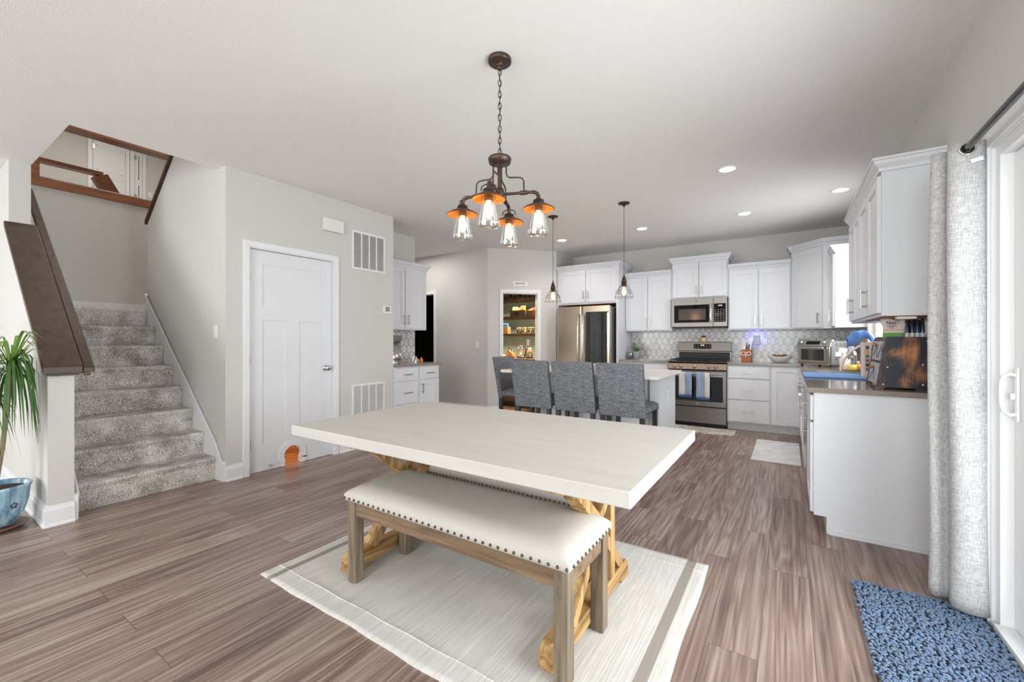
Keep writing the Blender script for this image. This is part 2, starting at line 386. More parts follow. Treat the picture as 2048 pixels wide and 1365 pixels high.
        if bevel:
            b = o.modifiers.new('bevel', 'BEVEL'); b.width = bevel; b.segments = seg; b.limit_method = 'ANGLE'; b.angle_limit = R(40)
        if solid:
            b = o.modifiers.new('solid', 'SOLIDIFY'); b.thickness = solid; b.offset = 0
        if subsurf:
            b = o.modifiers.new('sub', 'SUBSURF'); b.levels = subsurf; b.render_levels = subsurf
        return o
def root_loc(o):
    while o.parent is not None: o = o.parent
    # things are built at their place; turned things are built round the origin first
    return Vector(o.get('_b', o.location)) if '_b' in o else o.location.copy()
def thing(name, label, cat, loc=(0, 0, 0), group=None):
    o = bpy.data.objects.new(name, None); C.objects.link(o); o.location = loc; o.empty_display_size = 0.1
    o['label'] = label; o['category'] = cat
    if group: o['group'] = group
    return o
def local(name, label, cat, group=None):
    """a thing built round the origin, moved into place afterwards by put()"""
    return thing(name, label, cat, (0, 0, 0), group)
def put(o, loc, deg=0):
    o.location = loc; o.rotation_euler = (0, 0, R(deg)); return o
def tag(o, label, cat, group=None, kind=None):
    o['label'] = label; o['category'] = cat
    if group: o['group'] = group
    if kind: o['kind'] = kind
    return o
def struct(name, mb, m, parent=None, bevel=0.0):
    o = mb.build(name, m, parent, bevel)
    if parent is None: o['kind'] = 'structure'; o['label'] = ST.get(name, name.replace('_', ' ') + ' of the room'); o['category'] = name.split('_')[0]
    return o
ST = {}
def copy_tree(o, parent=None, label=None):
    c = o.copy(); C.objects.link(c)
    if parent is not None: c.parent = parent
    if label: c['label'] = label
    for ch in list(o.children): copy_tree(ch, c)
    return c
def text_mesh(s, size, depth=0.001, bold=0.0):
    cu = bpy.data.curves.new('txt', 'FONT'); cu.body = s; cu.size = size; cu.extrude = depth; cu.align_x = 'CENTER'; cu.align_y = 'CENTER'; cu.offset = bold
    o = bpy.data.objects.new('txt', cu); C.objects.link(o)
    me = o.to_mesh(); mb = MB()
    mb.add([v.co.copy() for v in me.vertices], [list(p.vertices) for p in me.polygons])
    o.to_mesh_clear(); bpy.data.objects.remove(o); bpy.data.curves.remove(cu)
    return mb
def face_neg_y(mb, x, y, z):   # text lying in XY becomes upright facing -Y
    return mb.move(Matrix.Translation((x, y, z)) @ Matrix.Rotation(R(90), 4, 'X'))
CROWN = [(0, 0), (0.012, 0), (0.016, 0.018), (0.034, 0.040), (0.040, 0.058), (0.048, 0.060), (0.048, 0.074), (0, 0.074)]
BASEB = [(0, 0), (0.024, 0), (0.024, 0.006), (0.018, 0.018), (0.015, 0.020), (0.015, 0.105), (0.010, 0.115), (0.008, 0.130), (0, 0.134)]
def shaker(mb, x0, x1, z0, z1, y=0.0, fw=0.056, t=0.019, rec=0.009):
    """door slab, front face at y - t, back at y"""
    yf, yb = y - t, y
    mb.box(x0, x0 + fw, yf, yb, z0, z1); mb.box(x1 - fw, x1, yf, yb, z0, z1)
    mb.box(x0 + fw, x1 - fw, yf, yb, z0, z0 + fw); mb.box(x0 + fw, x1 - fw, yf, yb, z1 - fw, z1)
    # small inner step and the sunk panel
    q = 0.008
    mb.box(x0 + fw, x0 + fw + q, yf + 0.004, yb, z0 + fw, z1 - fw); mb.box(x1 - fw - q, x1 - fw, yf + 0.004, yb, z0 + fw, z1 - fw)
    mb.box(x0 + fw + q, x1 - fw - q, yf + 0.004, yb, z0 + fw, z0 + fw + q); mb.box(x0 + fw + q, x1 - fw - q, yf + 0.004, yb, z1 - fw - q, z1 - fw)
    mb.box(x0 + fw + q, x1 - fw - q, yf + rec, yb, z0 + fw + q, z1 - fw - q)
    return mb
def pull(x, z, y, vert=True, ln=0.13, off=0.032):
    mb = MB(); h = ln / 2
    if vert:
        mb.cbox(x - .0055, x + .0055, y - off - .008, y - off, z - h, z + h, .0015)
        for s in (-1, 1): mb.cyl((x, y - off, z + s * h * .74), (x, y, z + s * h * .74), .0045, seg=10)
    else:
        mb.cbox(x - h, x + h, y - off - .008, y - off, z - .0055, z + .0055, .0015)
        for s in (-1, 1): mb.cyl((x + s * h * .74, y - off, z), (x + s * h * .74, y, z), .0045, seg=10)
    return mb
def add_door(root, x0, x1, z0, z1, hx=None, hz=None, vert=True, fw=0.056, y=0.0, name='door', ln=0.13):
    d = shaker(MB(), x0, x1, z0, z1, y, fw).build(name, WHITE, root)
    if hx is not None: pull(hx, hz, y - 0.019, vert, ln).build('handle', NICKEL, d)
    return d
def add_drawer(root, x0, x1, z0, z1, ln=0.13, y=0.0):
    d = MB().cbox(x0, x1, y - .019, y, z0, z1, .003).build('drawer', WHITE, root)
    pull((x0 + x1) / 2, (z0 + z1) / 2, y - .019, False, ln).build('handle', NICKEL, d)
    return d

# ================================================================== SETTING
LX, RX, BY = -4.046, 0.735, 7.06
KY0, KY1, FX = 0.645, 0.768, -5.40
ST.update({'floor': 'brown wood-look plank floor running through the whole room', 'ceiling': 'white textured ceiling with a stair opening',
 'wall_left': 'light grey wall with the cat-hole door and two vents', 'wall_right': 'light grey wall with sliding glass door and sink window',
 'wall_back': 'grey kitchen wall behind the range and refrigerator'})
struct('floor', MB().box(-7.6, RX + .12, -3.6, 7.3, -0.05, 0), FLOOR)
# ceiling with the stair opening x < -4.2, y .775 .. 1.69 (open to the storey above)
cm = MB(); OX0, OX1, OY0, OY1 = -9.2, -4.2, 0.775, 1.69
CT = H + .28
cm.box(OX1, RX + .12, -3.6, 7.3, H, CT)
cm.box(-7.6, OX1, -3.6, OY0, H, CT)
cm.box(-7.6, OX1, 3.0, 7.3, H, CT)
cm.box(-4.9, OX1, 1.80, 3.0, H, CT)
struct('ceiling', cm, CEIL)
# left wall x = LX from y 1.69 to 3.53 with a door opening 1.885 .. 2.715
wm = MB()
wm.box(LX - .115, LX, 1.69, 1.868, 0, H); wm.box(LX - .115, LX, 2.732, 3.53, 0, H); wm.box(LX - .115, LX, 1.868, 2.732, 2.066, H)
wm.box(-4.60, LX - .115, 3.415, 3.53, 0, H)                       # return into the alcove
struct('wall_left', wm, WALL)
# alcove wall behind the coffee counter, then the hall
struct('wall_alcove', MB().box(-4.72, -4.60, 3.415, 4.42, 0, H), WALL)
hx0, hx1 = -6.10, -5.285
hm = MB(); hm.box(-7.6, hx0, 5.54, 5.65, 0, H); hm.box(hx1, -4.10, 5.54, 5.65, 0, H); hm.box(hx0, hx1, 5.54, 5.65, 2.03, H)
struct('wall_hall', hm, WALL)
struct('wall_hall_end', MB().box(-7.72, -7.6, 3.4, 7.3, 0, H), WALL)
struct('wall_hall_near', MB().box(-7.6, -4.72, 3.40, 3.52, 0, H), WALL)
# dark mudroom behind the black doorway
DK = mat('unlit_room_shade', (58, 56, 54), 0.95, var=0.02)  # dark wall colour stands in for the missing light in this room
dm = MB(); dm.box(-7.0, -5.0, 7.2, 7.3, 0, H); dm.box(-5.09, -5.03, 5.66, 7.2, 0, H); dm.box(-7.1, -7.0, 5.66, 7.3, 0, H)
struct('wall_mudroom', dm, DK)
# kitchen back wall
struct('wall_back', MB().box(-5.0, RX + .12, BY, BY + .12, 0, H), WALL)
# right wall with sliding door y .72..2.62 z 0..2.05 and sink window y 4.90..5.90 z 1.08..2.15
DY0, DY1, DZ1 = 0.66, 2.62, 2.03
WY0, WY1, WZ0, WZ1 = 4.92, 5.90, 1.08, 2.20
rm = MB(); T = .14
rm.box(RX, RX + T, -3.6, DY0, 0, H); rm.box(RX, RX + T, DY0, DY1, DZ1, H); rm.box(RX, RX + T, DY1, WY0, 0, H)
rm.box(RX, RX + T, WY0, WY1, 0, WZ0); rm.box(RX, RX + T, WY0, WY1, WZ1, H); rm.box(RX, RX + T, WY1, BY, 0, H)
struct('wall_right', rm, WALL)
# pantry wall at 45 degrees with its doorway, and the short wall beside the refrigerator
PA, PB = Vector((-4.10, 5.54)), Vector((-3.28, 6.38)); PD = (PB - PA); PLen = PD.length; PD.normalize(); PN = Vector((PD.y, -PD.x))
pang = math.degrees(math.atan2(PD.y, PD.x))
PM = Matrix.Translation((PA.x, PA.y, 0)) @ Matrix.Rotation(R(pang), 4, 'Z')
s0, s1 = .245, .850
pm = MB(); pm.box(0, s0, 0, .11, 0, H); pm.box(s1, PLen, 0, .11, 0, H); pm.box(s0, s1, 0, .11, 2.005, H); pm.move(PM)
pm.box(-3.28 - .08, -3.28, 6.38, BY, 0, H)
struct('wall_pantry', pm, WALL)
TEAL = mat('teal_grey_paint', (138, 150, 142), 0.8, var=0.02)
pi_ = MB(); pi_.box(-5.02, -3.37, 6.99, 7.05, 0, H); pi_.box(-5.02, -4.96, 5.66, 6.99, 0, H)
struct('wall_pantry_inside', pi_, TEAL)
# living-room end behind the camera: two assumed window openings, placed to steer reflections
fm = MB(); fy0, fy1 = -3.72, -3.6
fm.box(-7.6, RX + .14, fy0, fy1, 0, .45); fm.box(-7.6, RX + .14, fy0, fy1, 2.45, H)
for a, b in ((-7.6, -5.75), (-3.95, -1.65), (.55, RX + .14)): fm.box(a, b, fy0, fy1, .45, 2.45)
ST['wall_front'] = 'living-room wall behind the camera with two assumed window openings'
struct('wall_front', fm, WALL)
fm = MB(); fm.box(-7.72, -7.6, -3.72, KY0, 0, .5); fm.box(-7.72, -7.6, -3.72, KY0, 2.4, H); fm.box(-7.72, -7.6, -3.72, -3.0, .5, 2.4); fm.box(-7.72, -7.6, -1.2, KY0, .5, 2.4)
ST['wall_living_side'] = 'living-room side wall with a window'
struct('wall_living_side', fm, WALL)
# door casings (trim)
def casing_y(mb, x, y0, y1, z1, w_=0.058, t=.018, sgn=1, z0=0.0):
    """casing round an opening in a wall of constant x, room on +x side if sgn 1"""
    for a, b in ((0, t * .6), (t * .6, t)):
        i = 0.0 if a == 0 else .012
        xa, xb = x + sgn * a, x + sgn * b
        mb.box(xa, xb, y0 - w_ + i * .4, y0 - i * .8, z0, z1 + w_ - i * .4); mb.box(xa, xb, y1 + i * .8, y1 + w_ - i * .4, z0, z1 + w_ - i * .4)
        mb.box(xa, xb, y0 - i * .8, y1 + i * .8, z1 + i * .8, z1 + w_ - i * .4)
    return mb
def casing_x(mb, x0, x1, z1, y=0.0, w_=0.058, t=.018, z0=0.0):
    """room on the -y side, wall face at y"""
    for a, b in ((0, t * .6), (t * .6, t)):
        i = 0.0 if a == 0 else .012
        ya, yb = y - a, y - b
        mb.box(x0 - w_ + i * .4, x0 - i * .8, yb, ya, z0, z1 + w_ - i * .4); mb.box(x1 + i * .8, x1 + w_ - i * .4, yb, ya, z0, z1 + w_ - i * .4)
        mb.box(x0 - i * .8, x1 + i * .8, yb, ya, z1 + i * .8, z1 + w_ - i * .4)
    return mb
cs = casing_y(MB(), LX, 1.882, 2.718, 2.052)
cs.box(LX - .115, LX, 1.868, 1.885, 0, 2.052); cs.box(LX - .115, LX, 2.715, 2.732, 0, 2.052); cs.box(LX - .115, LX, 1.868, 2.732, 2.050, 2.066)
ST['trim_1'] = 'white casing round the cat-hole door'
struct('trim_1', cs, TRIM)
pc = casing_x(MB(), s0 + .012, s1 - .012, 1.993, 0, .060)
pc.box(s0, s0 + .015, 0, .11, 0, 2.005); pc.box(s1 - .015, s1, 0, .11, 0, 2.005); pc.box(s0, s1, 0, .11, 1.990, 2.005); pc.move(PM)
ST['trim_2'] = 'white casing round the pantry doorway'
struct('trim_2', pc, TRIM)
hc = casing_x(MB(), hx0, hx1, 2.03, 5.54, .058); hc.box(hx1 - .012, hx1, 5.54, 5.65, 0, 2.03)
ST['trim_3'] = 'white casing round the dark doorway down the hall'
struct('trim_3', hc, TRIM)
ST['trim_4'] = 'white casing round the sliding glass door'
rc = casing_y(MB(), RX, DY0, DY1, DZ1, .085, .022, -1)
struct('trim_4', rc, TRIM)
# baseboards
def basebd(name, pts):
    return struct(name, MB().sweep(pts, BASEB), TRIM)
basebd('baseboard_left', [(LX, 1.69), (LX, 1.822)])
basebd('baseboard_left_far', [(LX, 2.778), (LX, 3.53)])
basebd('baseboard_hall', [(hx1 + .06, 5.54), (-4.10, 5.54)])
basebd('baseboard_right', [(RX, 3.28), (RX, DY1 + .09)])
for a, b in ((0, s0 - .05), (s1 + .05, PLen - .02)):
    q0, q1 = PA + PD * a, PA + PD * b
    basebd('baseboard_pantry_' + ('near' if a == 0 else 'far'), [(q0.x, q0.y), (q1.x, q1.y)])
# ------------------------------------------------ stairs
KY0, KY1, FX = 0.645, 0.768, -5.40        # knee wall; full-height part begins at FX
X0, RUN, RISE, NST = -4.205, 0.2345, 0.1935, 8
def capz(x): return 1.055 + (-4.0 - x) * 0.82
km = MB()
km.prism([(-4.03, 0), (-4.03, capz(-4.03) - .075), (FX, capz(FX) - .075), (FX, 0)], KY0, KY1, 'y')
km.box(-7.6, FX, KY0, KY1, 0, H)
ST['wall_stair_left'] = 'grey knee wall beside the stairs below the dark cap'
struct('wall_stair_left', km, WALL)
def slope2(x): return 2.50 + (x + 5.88) * 0.80
sm_ = MB(); sm_.prism([(LX - .115, 0), (-5.88, 0), (-5.88, slope2(-5.88) - .003), (-4.90, slope2(-4.90) - .003), (LX - .115, slope2(-4.90) - .003)], 1.69, 1.80, 'y')
ST['wall_stair_right'] = 'grey wall rising beside the carpeted stairs'
struct('wall_stair_right', sm_, WALL)
XB = -6.75
bm_ = MB(); bm_.box(XB - .12, XB, KY1, 3.6, 0, 2.879)
bm_.box(XB - .12, XB, KY1, .899, 2.879, 5.45); bm_.box(XB - .12, XB, .899, 3.6, 3.661, 5.45)
ST['wall_landing'] = 'grey wall behind the stair landing'
struct('wall_landing', bm_, WALL)
# upper storey shell
um = MB()
um.box(-12.2, XB - .12, .6, 4.6, 2.90, 3.02)
ST['floor_upstairs'] = 'upstairs hall floor'
struct('floor_upstairs', um, CARPET)
um = MB(); um.box(-12.2, -4.0, .60, 4.7, 5.45, 5.55)
ST['ceiling_upstairs'] = 'upstairs hall ceiling'
struct('ceiling_upstairs', um, CEIL)
um = MB(); um.box(-12.2, -4.0, .55, .60 + .05, CT, 5.45); um.box(-12.2, -6.9, 3.6, 3.7, 3.02, 5.45); um.box(-11.1, -11.0, .6, 3.6, 3.02, 5.45); um.box(-6.87, -4.31, 3.0, 3.1, 1.5, 5.45); um.box(-4.3, -4.21, .65, 3.0, CT, 5.45)
ST['wall_upstairs'] = 'upstairs hall walls seen through the stair opening'
struct('wall_upstairs', um, WALL)
# landing floor
ST['floor_landing'] = 'carpeted stair landing'
struct('floor_landing', MB().box(XB, X0 - NST * RUN + .0 - .002, KY1, 3.0, RISE * NST - .12, RISE * NST), CARPET)
# carpeted steps : one continuous run
st = MB(); prof = []
x = X0
prof.append((x + .002, 0.0))
for i in range(NST):
    zt = RISE * (i + 1); xr = X0 - RUN * i
    # riser leaning slightly, rounded nosing
    prof.append((xr, zt - RISE + (0 if i else 0.0)))
    prof.append((xr + .012, zt - .05)); prof.append((xr + .022, zt - .03)); prof.append((xr + .026, zt - .016)); prof.append((xr + .018, zt - .004)); prof.append((xr + .002, zt))
    if i < NST - 1: prof.append((xr - RUN + .002, zt + .002))
prof.append((X0 - NST * RUN, RISE * NST)); prof.append((X0 - NST * RUN, 0))
n = len(prof)
YA, YB = KY1 + .024, 1.69 - .022
vs = [(p[0], YA, p[1]) for p in prof] + [(p[0], YB, p[1]) for p in prof]
st.add(vs, [list(range(n))[::-1], list(range(n, 2 * n))] + [(i, (i + 1) % n, n + (i + 1) % n, n + i) for i in range(n)])
o = st.build('staircase', CARPET); o['kind'] = 'structure'; tag(o, 'grey carpeted flight of stairs rising to a landing', 'stairs')
# skirt boards along the stairs
def skirt(y0, y1, name, lab, xf):
    z0s = .17
    def sz(x): return z0s + .17 + (X0 - x) * RISE / RUN
    p = [(xf, 0), (xf, .16), (xf - .02, .175), (X0 - .0, sz(X0)), (-5.86, sz(-5.86)), (-5.88, sz(-5.86)), (-5.88, 1.0), (X0 - .25, 0)]
    mb = MB().prism(p, y0, y1, 'y')
    yy0, yy1 = (y0 - .008, y1) if y0 > 1.3 else (y0, y1 + .008)
    mb.prism([(xf - .02, .155), (xf - .02, .175), (X0, sz(X0)), (-5.88, sz(-5.88)), (-5.88, sz(-5.88) - .03), (X0 + .02, sz(X0) - .045)], yy0, yy1, 'y')
    ST[name] = lab
    return struct(name, mb, TRIM)
skirt(1.69 - .02, 1.69, 'trim_5', 'white skirt board up the right side of the stairs', LX)
skirt(KY1, KY1 + .02, 'trim_6', 'white skirt board beside the knee wall', -4.03)
ST['baseboard_landing'] = 'white baseboard behind the landing'
struct('baseboard_landing', MB().box(XB, XB + .015, KY1, 3.0, RISE * NST, RISE * NST + .11), TRIM)
basebd('baseboard_knee_wall', [(-7.5, KY0), (-4.03, KY0), (-4.03, KY1)])
# dark cap on the knee wall and the handrail beside it
ang = math.atan(0.82)
cap = thing('stair_cap_rail', 'dark brown sloping wooden cap on the stair knee wall', 'railing', (-4.0, .70, capz(-4.0) - .08))
def sloped(y0, y1, dz0, dz1, xa, xb):
    m = MB(); m.prism([(xa, capz(xa) + dz0), (xa, capz(xa) + dz1), (xb, capz(xb) + dz1), (xb, capz(xb) + dz0)], y0, y1, 'y'); return m
sloped(KY0 - .028, KY1 + .035, -.050, .0, -3.985, FX).build('cap_board', ESPRESSO, cap, .006)
sloped(KY0 - .012, KY1 + .018, -.075, -.051, -4.0, FX).build('cap_moulding', ESPRESSO, cap, .004)
hr = thing('handrail', 'dark brown handrail board fixed along the stair side of the knee wall', 'railing', (-4.02, KY1 + .08, capz(-4.0) - .2))
sloped(KY1 + .036, KY1 + .092, -.045, -.010, -3.985, -5.95).build('rail_board', ESPRESSO, hr, .006)
sloped(KY1 + .040, KY1 + .072, -.078, -.046, -3.995, -5.95).build('rail_moulding', ESPRESSO, hr, .004)
# cap of the upper flight's knee wall
uc = thing('upper_flight_cap', 'almost black sloping cap on top of the right stair wall', 'railing', (-5.88, 1.74, 2.50))
m = MB(); m.prism([(-5.90, slope2(-5.90)), (-5.90, slope2(-5.90) + .05), (-4.92, slope2(-4.92) + .05), (-4.92, slope2(-4.92))], 1.665, 1.825, 'y'); m.build('cap_board', ESPRESSO, uc, .006)
# brown casing of the pass-through behind the landing
cz0, cz1 = 2.90, 3.60
ft = thing('landing_opening_casing', 'reddish brown wooden casing round the opening above the landing wall', 'trim', (XB, 1.4, cz0))
MB().box(XB - .135, XB + .02, .90, 2.98, cz0 - .02, cz0 + .075).build('sill_board', REDWOOD, ft, .003)
MB().box(XB - .135, XB + .02, .90, 1.02, cz0 + .0755, cz1).build('side_board', REDWOOD, ft, .003)
MB().box(XB - .16, XB + .02, .90, 2.98, cz1 + .0005, cz1 + .06).build('head_board', REDWOOD, ft, .003)
ur = thing('upstairs_stair_rail', 'brown rail with a slanting end seen through the upstairs opening', 'railing', (-7.9, 1.4, 3.03))
MB().box(-7.98, -7.86, .62, 1.78, 3.47, 3.52).build('rail_top', REDWOOD, ur, .003)
MB().bar((-7.92, 1.75, 3.47), (-7.92, 1.98, 3.05), .12, .17, (0, 1, 0)).build('rail_slope', REDWOOD, ur, .003)
u2 = thing('upstairs_rail_end', 'small brown rail end on the far upstairs wall', 'railing', (-7.95, 2.9, 3.03))
MB().bar((-7.95, 2.78, 3.42), (-7.95, 2.95, 3.06), .07, .06, (0, 1, 0)).build('rail_slope', REDWOOD, u2, .003)
# upstairs doors
def updoor(i, y0, y1, lab):
    ST['door_%d' % i] = lab
    o = struct('door_%d' % i, MB().box(-10.99, -10.955, y0, y1, 3.03, 5.06), DOORW)
    m = MB(); 
    for (a, b, c, d) in ((y0 + .05, y1 - .05, 4.45, 4.92), (y0 + .05, (y0 + y1) / 2 - .02, 3.25, 4.33), ((y0 + y1) / 2 + .02, y1 - .05, 3.25, 4.33)):
        m.box(-10.955, -10.951, a, b, c, c + .012); m.box(-10.955, -10.951, a, b, d - .012, d); m.box(-10.955, -10.951, a, a + .012, c, d); m.box(-10.955, -10.951, b - .012, b, c, d)
    m.build('door_panel', TRIM, o)
    m = MB(); casing_y(m, -10.999, y0, y1, 5.06, .07, .03, 1, 3.03); m.build('door_casing', TRIM, o)
    for z in (3.25, 4.10, 4.88):
        MB().box(-10.955, -10.945, y0 - .012, y0 + .018, z - .045, z + .045).build('hinge', NICKEL, o)
updoor(2, 2.34, 2.80, 'white panelled door upstairs seen through the stair opening')
updoor(3, 2.95, 3.06, 'narrow white upstairs door leaf beside the light switch')
r_ = MB().cbox(-10.999, -10.993, 3.16, 3.23, 4.15, 4.27, .002).build('light_switch', TRIM, None); tag(r_, 'white light switch on the upstairs wall beside the far door', 'light switch')
# ------------------------------------------------ left wall door with cat hole
ST['door_1'] = 'white panelled door with a small arched cat hole'
DX = LX - .030
def arch(c, r, zc, a0=200, a1=-20, n=16):
    return [(c + r * math.cos(R(a0 + (a1 - a0) * i / n)), zc + r * math.sin(R(a0 + (a1 - a0) * i / n))) for i in range(n + 1)]
CC, CR, CZ = 2.290, .090, .100
y0, y1, z0, z1 = 1.887, 2.713, .003, 2.046
notch = [(CC - .078, z0)] + arch(CC, CR, CZ, 212, -32) + [(CC + .078, z0)]
dm = MB()
dm.prism([(y0, z0)] + notch + [(y1, z0), (y1, z1), (y0, z1)], DX - .035, DX - .010, 'x')
dm.prism([(y0, z0)] + notch + [(y1, z0), (y1, .245), (y0, .245)], DX - .010, DX, 'x')      # bottom rail
dm.box(DX - .010, DX, y0, 2.010, .245, z1); dm.box(DX - .010, DX, 2.590, y1, .245, z1)
dm.box(DX - .010, DX, 2.010, 2.590, 1.922, z1); dm.box(DX - .010, DX, 2.010, 2.590, 1.404, 1.530); dm.box(DX - .010, DX, 2.235, 2.360, .245, 1.404)
door = struct('door_1', dm, DOORW)
tr = arch(CC, CR + .045, CZ, 205, -25, 20); ti = arch(CC, CR - .004, CZ, 205, -25, 20)
tm = MB(); poly_o = [(CC - .122, z0)] + [(CC - .150, z0 + .05)] + tr + [(CC + .150, z0 + .05), (CC + .122, z0)]
poly_i = [(CC - .080, z0), (CC - .080, z0 + .03)] + ti + [(CC + .080, z0 + .03), (CC + .080, z0)]
nn = len(poly_o)
vs = [(DX + .0005, p[0], p[1]) for p in poly_o] + [(DX + .0005, p[0], p[1]) for p in poly_i] + [(DX + .014, p[0], p[1]) for p in poly_o] + [(DX + .014, p[0], p[1]) for p in poly_i]
fs = []
for i in range(nn - 1): fs += [(i, i + 1, nn + i + 1, nn + i), (2 * nn + i, 3 * nn + i, 3 * nn + i + 1, 2 * nn + i + 1), (i, 2 * nn + i, 2 * nn + i + 1, i + 1), (nn + i, nn + i + 1, 3 * nn + i + 1, 3 * nn + i)]
fs += [(0, nn, 3 * nn, 2 * nn), (nn - 1, 3 * nn - 1, 4 * nn - 1, 2 * nn - 1)]
tm.add(vs, fs); tm.build('cat_hole_frame', TRIM, door)
bh = MB()
for i in range(34):
    a = R(212 - 244 * i / 33); bh.cyl((DX - .01, CC + (CR - .001) * math.cos(a), CZ + (CR - .001) * math.sin(a)), (DX - .01, CC + (CR - .014) * math.cos(a), CZ + (CR - .014) * math.sin(a)), .0022, .0012, 5)
bh.build('brush_ring', mat('white_bristle', (225, 225, 222), .8), door)
kn = MB().lathe([(0, 0), (.030, 0), (.033, .004), (.030, .010), (.012, .014), (.011, .030), (.022, .036), (.029, .048), (.027, .060), (.015, .066), (0, .067)], seg=20)
kn.move(Matrix.Translation((DX, 2.645, .925)) @ Matrix.Rotation(R(90), 4, 'Y')); kn.build('knob', CHROME, door)
for z in (.26, 1.03, 1.80):
    hm_ = MB().box(DX - .001, DX + .002, 1.886, 1.905, z - .045, z + .045); hm_.cyl((DX + .006, 1.887, z - .047), (DX + .006, 1.887, z + .047), .006, seg=8); hm_.build('hinge', NICKEL, door)
st_ = MB().cyl((DX, 2.07, .045), (DX + .03, 2.07, .045), .006, seg=8); st_.ball((DX + .034, 2.07, .045), .010); st_.build('door_stop', NICKEL, door)
# closet behind the door, warmly lit
cl = MB(); cl.box(-5.02, -4.98, 1.81, 3.40, 0, 2.5); cl.box(-4.98, -4.17, 1.803, 1.83, 0, 2.5); cl.box(-4.98, -4.17, 3.0, 3.04, 0, 2.5); cl.box(-5.0, -4.165, 1.81, 3.04, 2.5, 2.56)
ST['wall_closet'] = 'orange-lit closet wall behind the cat hole'
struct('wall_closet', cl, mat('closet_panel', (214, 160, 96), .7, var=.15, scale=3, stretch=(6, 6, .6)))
# ------------------------------------------------ sliding door and sink window
ST['window_1'] = 'white sliding glass patio door with a white pull handle'
VIN = mat('white_vinyl', (232, 233, 235), 0.35, var=0.01)
wmb = MB(); xo = RX + .02
wmb.box(RX + .0, RX + T, DY0, DY0 + .045, 0, DZ1); wmb.box(RX + .0, RX + T, DY1 - .045, DY1, 0, DZ1); wmb.box(RX, RX + T, DY0 + .045, DY1 - .045, DZ1 - .045, DZ1)
wmb.box(RX - .02, RX + T, DY0 + .045, DY1 - .045, 0, .035)
pd = struct('window_1', wmb, VIN)
for (a, b, x0_) in ((1.55, DY1 - .047, RX + .040), (DY0 + .047, 1.63, RX + .082)):
    f = MB(); f.box(x0_, x0_ + .035, a, a + .085, .037, DZ1 - .047); f.box(x0_, x0_ + .035, b - .085, b, .037, DZ1 - .047); f.box(x0_, x0_ + .035, a + .085, b - .085, .037, .14); f.box(x0_, x0_ + .035, a + .085, b - .085, DZ1 - .13, DZ1 - .047)
    sh = f.build('sash', VIN, pd, .004)
    MB().box(x0_ + .014, x0_ + .020, a + .080, b - .080, .13, DZ1 - .125).build('pane', WINGLASS, sh)
hx = RX + .040
hb = MB().cbox(hx - .010, hx, DY1 - .098, DY1 - .072, .885, 1.105, .004)
hb.tube([(hx - .008, DY1 - .085, 1.075), (hx - .024, DY1 - .082, 1.078), (hx - .040, DY1 - .076, 1.070), (hx - .045, DY1 - .074, 1.045), (hx - .047, DY1 - .074, 1.00), (hx - .045, DY1 - .074, .950), (hx - .040, DY1 - .076, .925), (hx - .024, DY1 - .082, .912), (hx - .008, DY1 - .085, .915)], .0075, 10)
hb.build('handle', VIN, pd)
MB().cbox(hx - .024, hx - .010, DY1 - .090, DY1 - .078, .975, 1.0, .003).build('latch', VIN, pd)
ST['window_2'] = 'bright kitchen window over the sink'
wmb = MB(); casing_y(wmb, RX, WY0, WY1, WZ1, .055, .018, -1, WZ0 - .05)
wmb.box(RX + .04, RX + .10, WY0, WY0 + .05, WZ0, WZ1); wmb.box(RX + .04, RX + .10, WY1 - .05, WY1, WZ0, WZ1); wmb.box(RX + .04, RX + .10, WY0 + .05, WY1 - .05, WZ0, WZ0 + .05); wmb.box(RX + .04, RX + .10, WY0 + .05, WY1 - .05, WZ1 - .05, WZ1); wmb.box(RX + .045, RX + .095, WY0 + .05, WY1 - .05, 1.62, 1.66)
wmb.box(RX - .03, RX + .04, WY0 - .05, WY1 + .05, WZ0 - .03, WZ0)
kw = struct('window_2', wmb, VIN)
MB().box(RX + .066, RX + .072, WY0 + .045, WY1 - .045, WZ0 + .045, WZ1 - .045).build('pane', WINGLASS, kw)
# exterior: a pale deck outside the sliding door
ST['floor_deck'] = 'pale deck outside the sliding door'
struct('floor_deck', MB().box(RX + T + .005, 4.5, -1, 8.0, -.2, -.08), mat('deck_paint', (190, 188, 184), .8))
# backsplash
ST['wall_backsplash'] = 'white tiles with grey ogee lines behind the counters'
bs = MB().box(-2.205, .05, BY - .010, BY - .0005, .915, 1.42); bs.box(.051, RX - .0105, BY - .010, BY - .0005, .915, 1.42)
struct('wall_backsplash', bs, TILE_X)
for name, mb_ in (('wall_backsplash_sink', MB().box(RX - .010, RX - .0005, 3.30, WY0 - .056, .915, 1.40).box(RX - .010, RX - .0005, WY0 - .056, WY1 + .056, .915, WZ0 - .06).box(RX - .010, RX - .0005, WY1 + .056, BY - .0105, .915, 1.40)),
                  ('wall_backsplash_alcove', MB().box(-4.5995, -4.590, 3.535, 4.405, .90, 1.40))):
    ST[name] = 'tiled splash of the ' + ('sink wall' if 'sink' in name else 'coffee alcove')
    o = struct(name, mb_, TILE_Y)

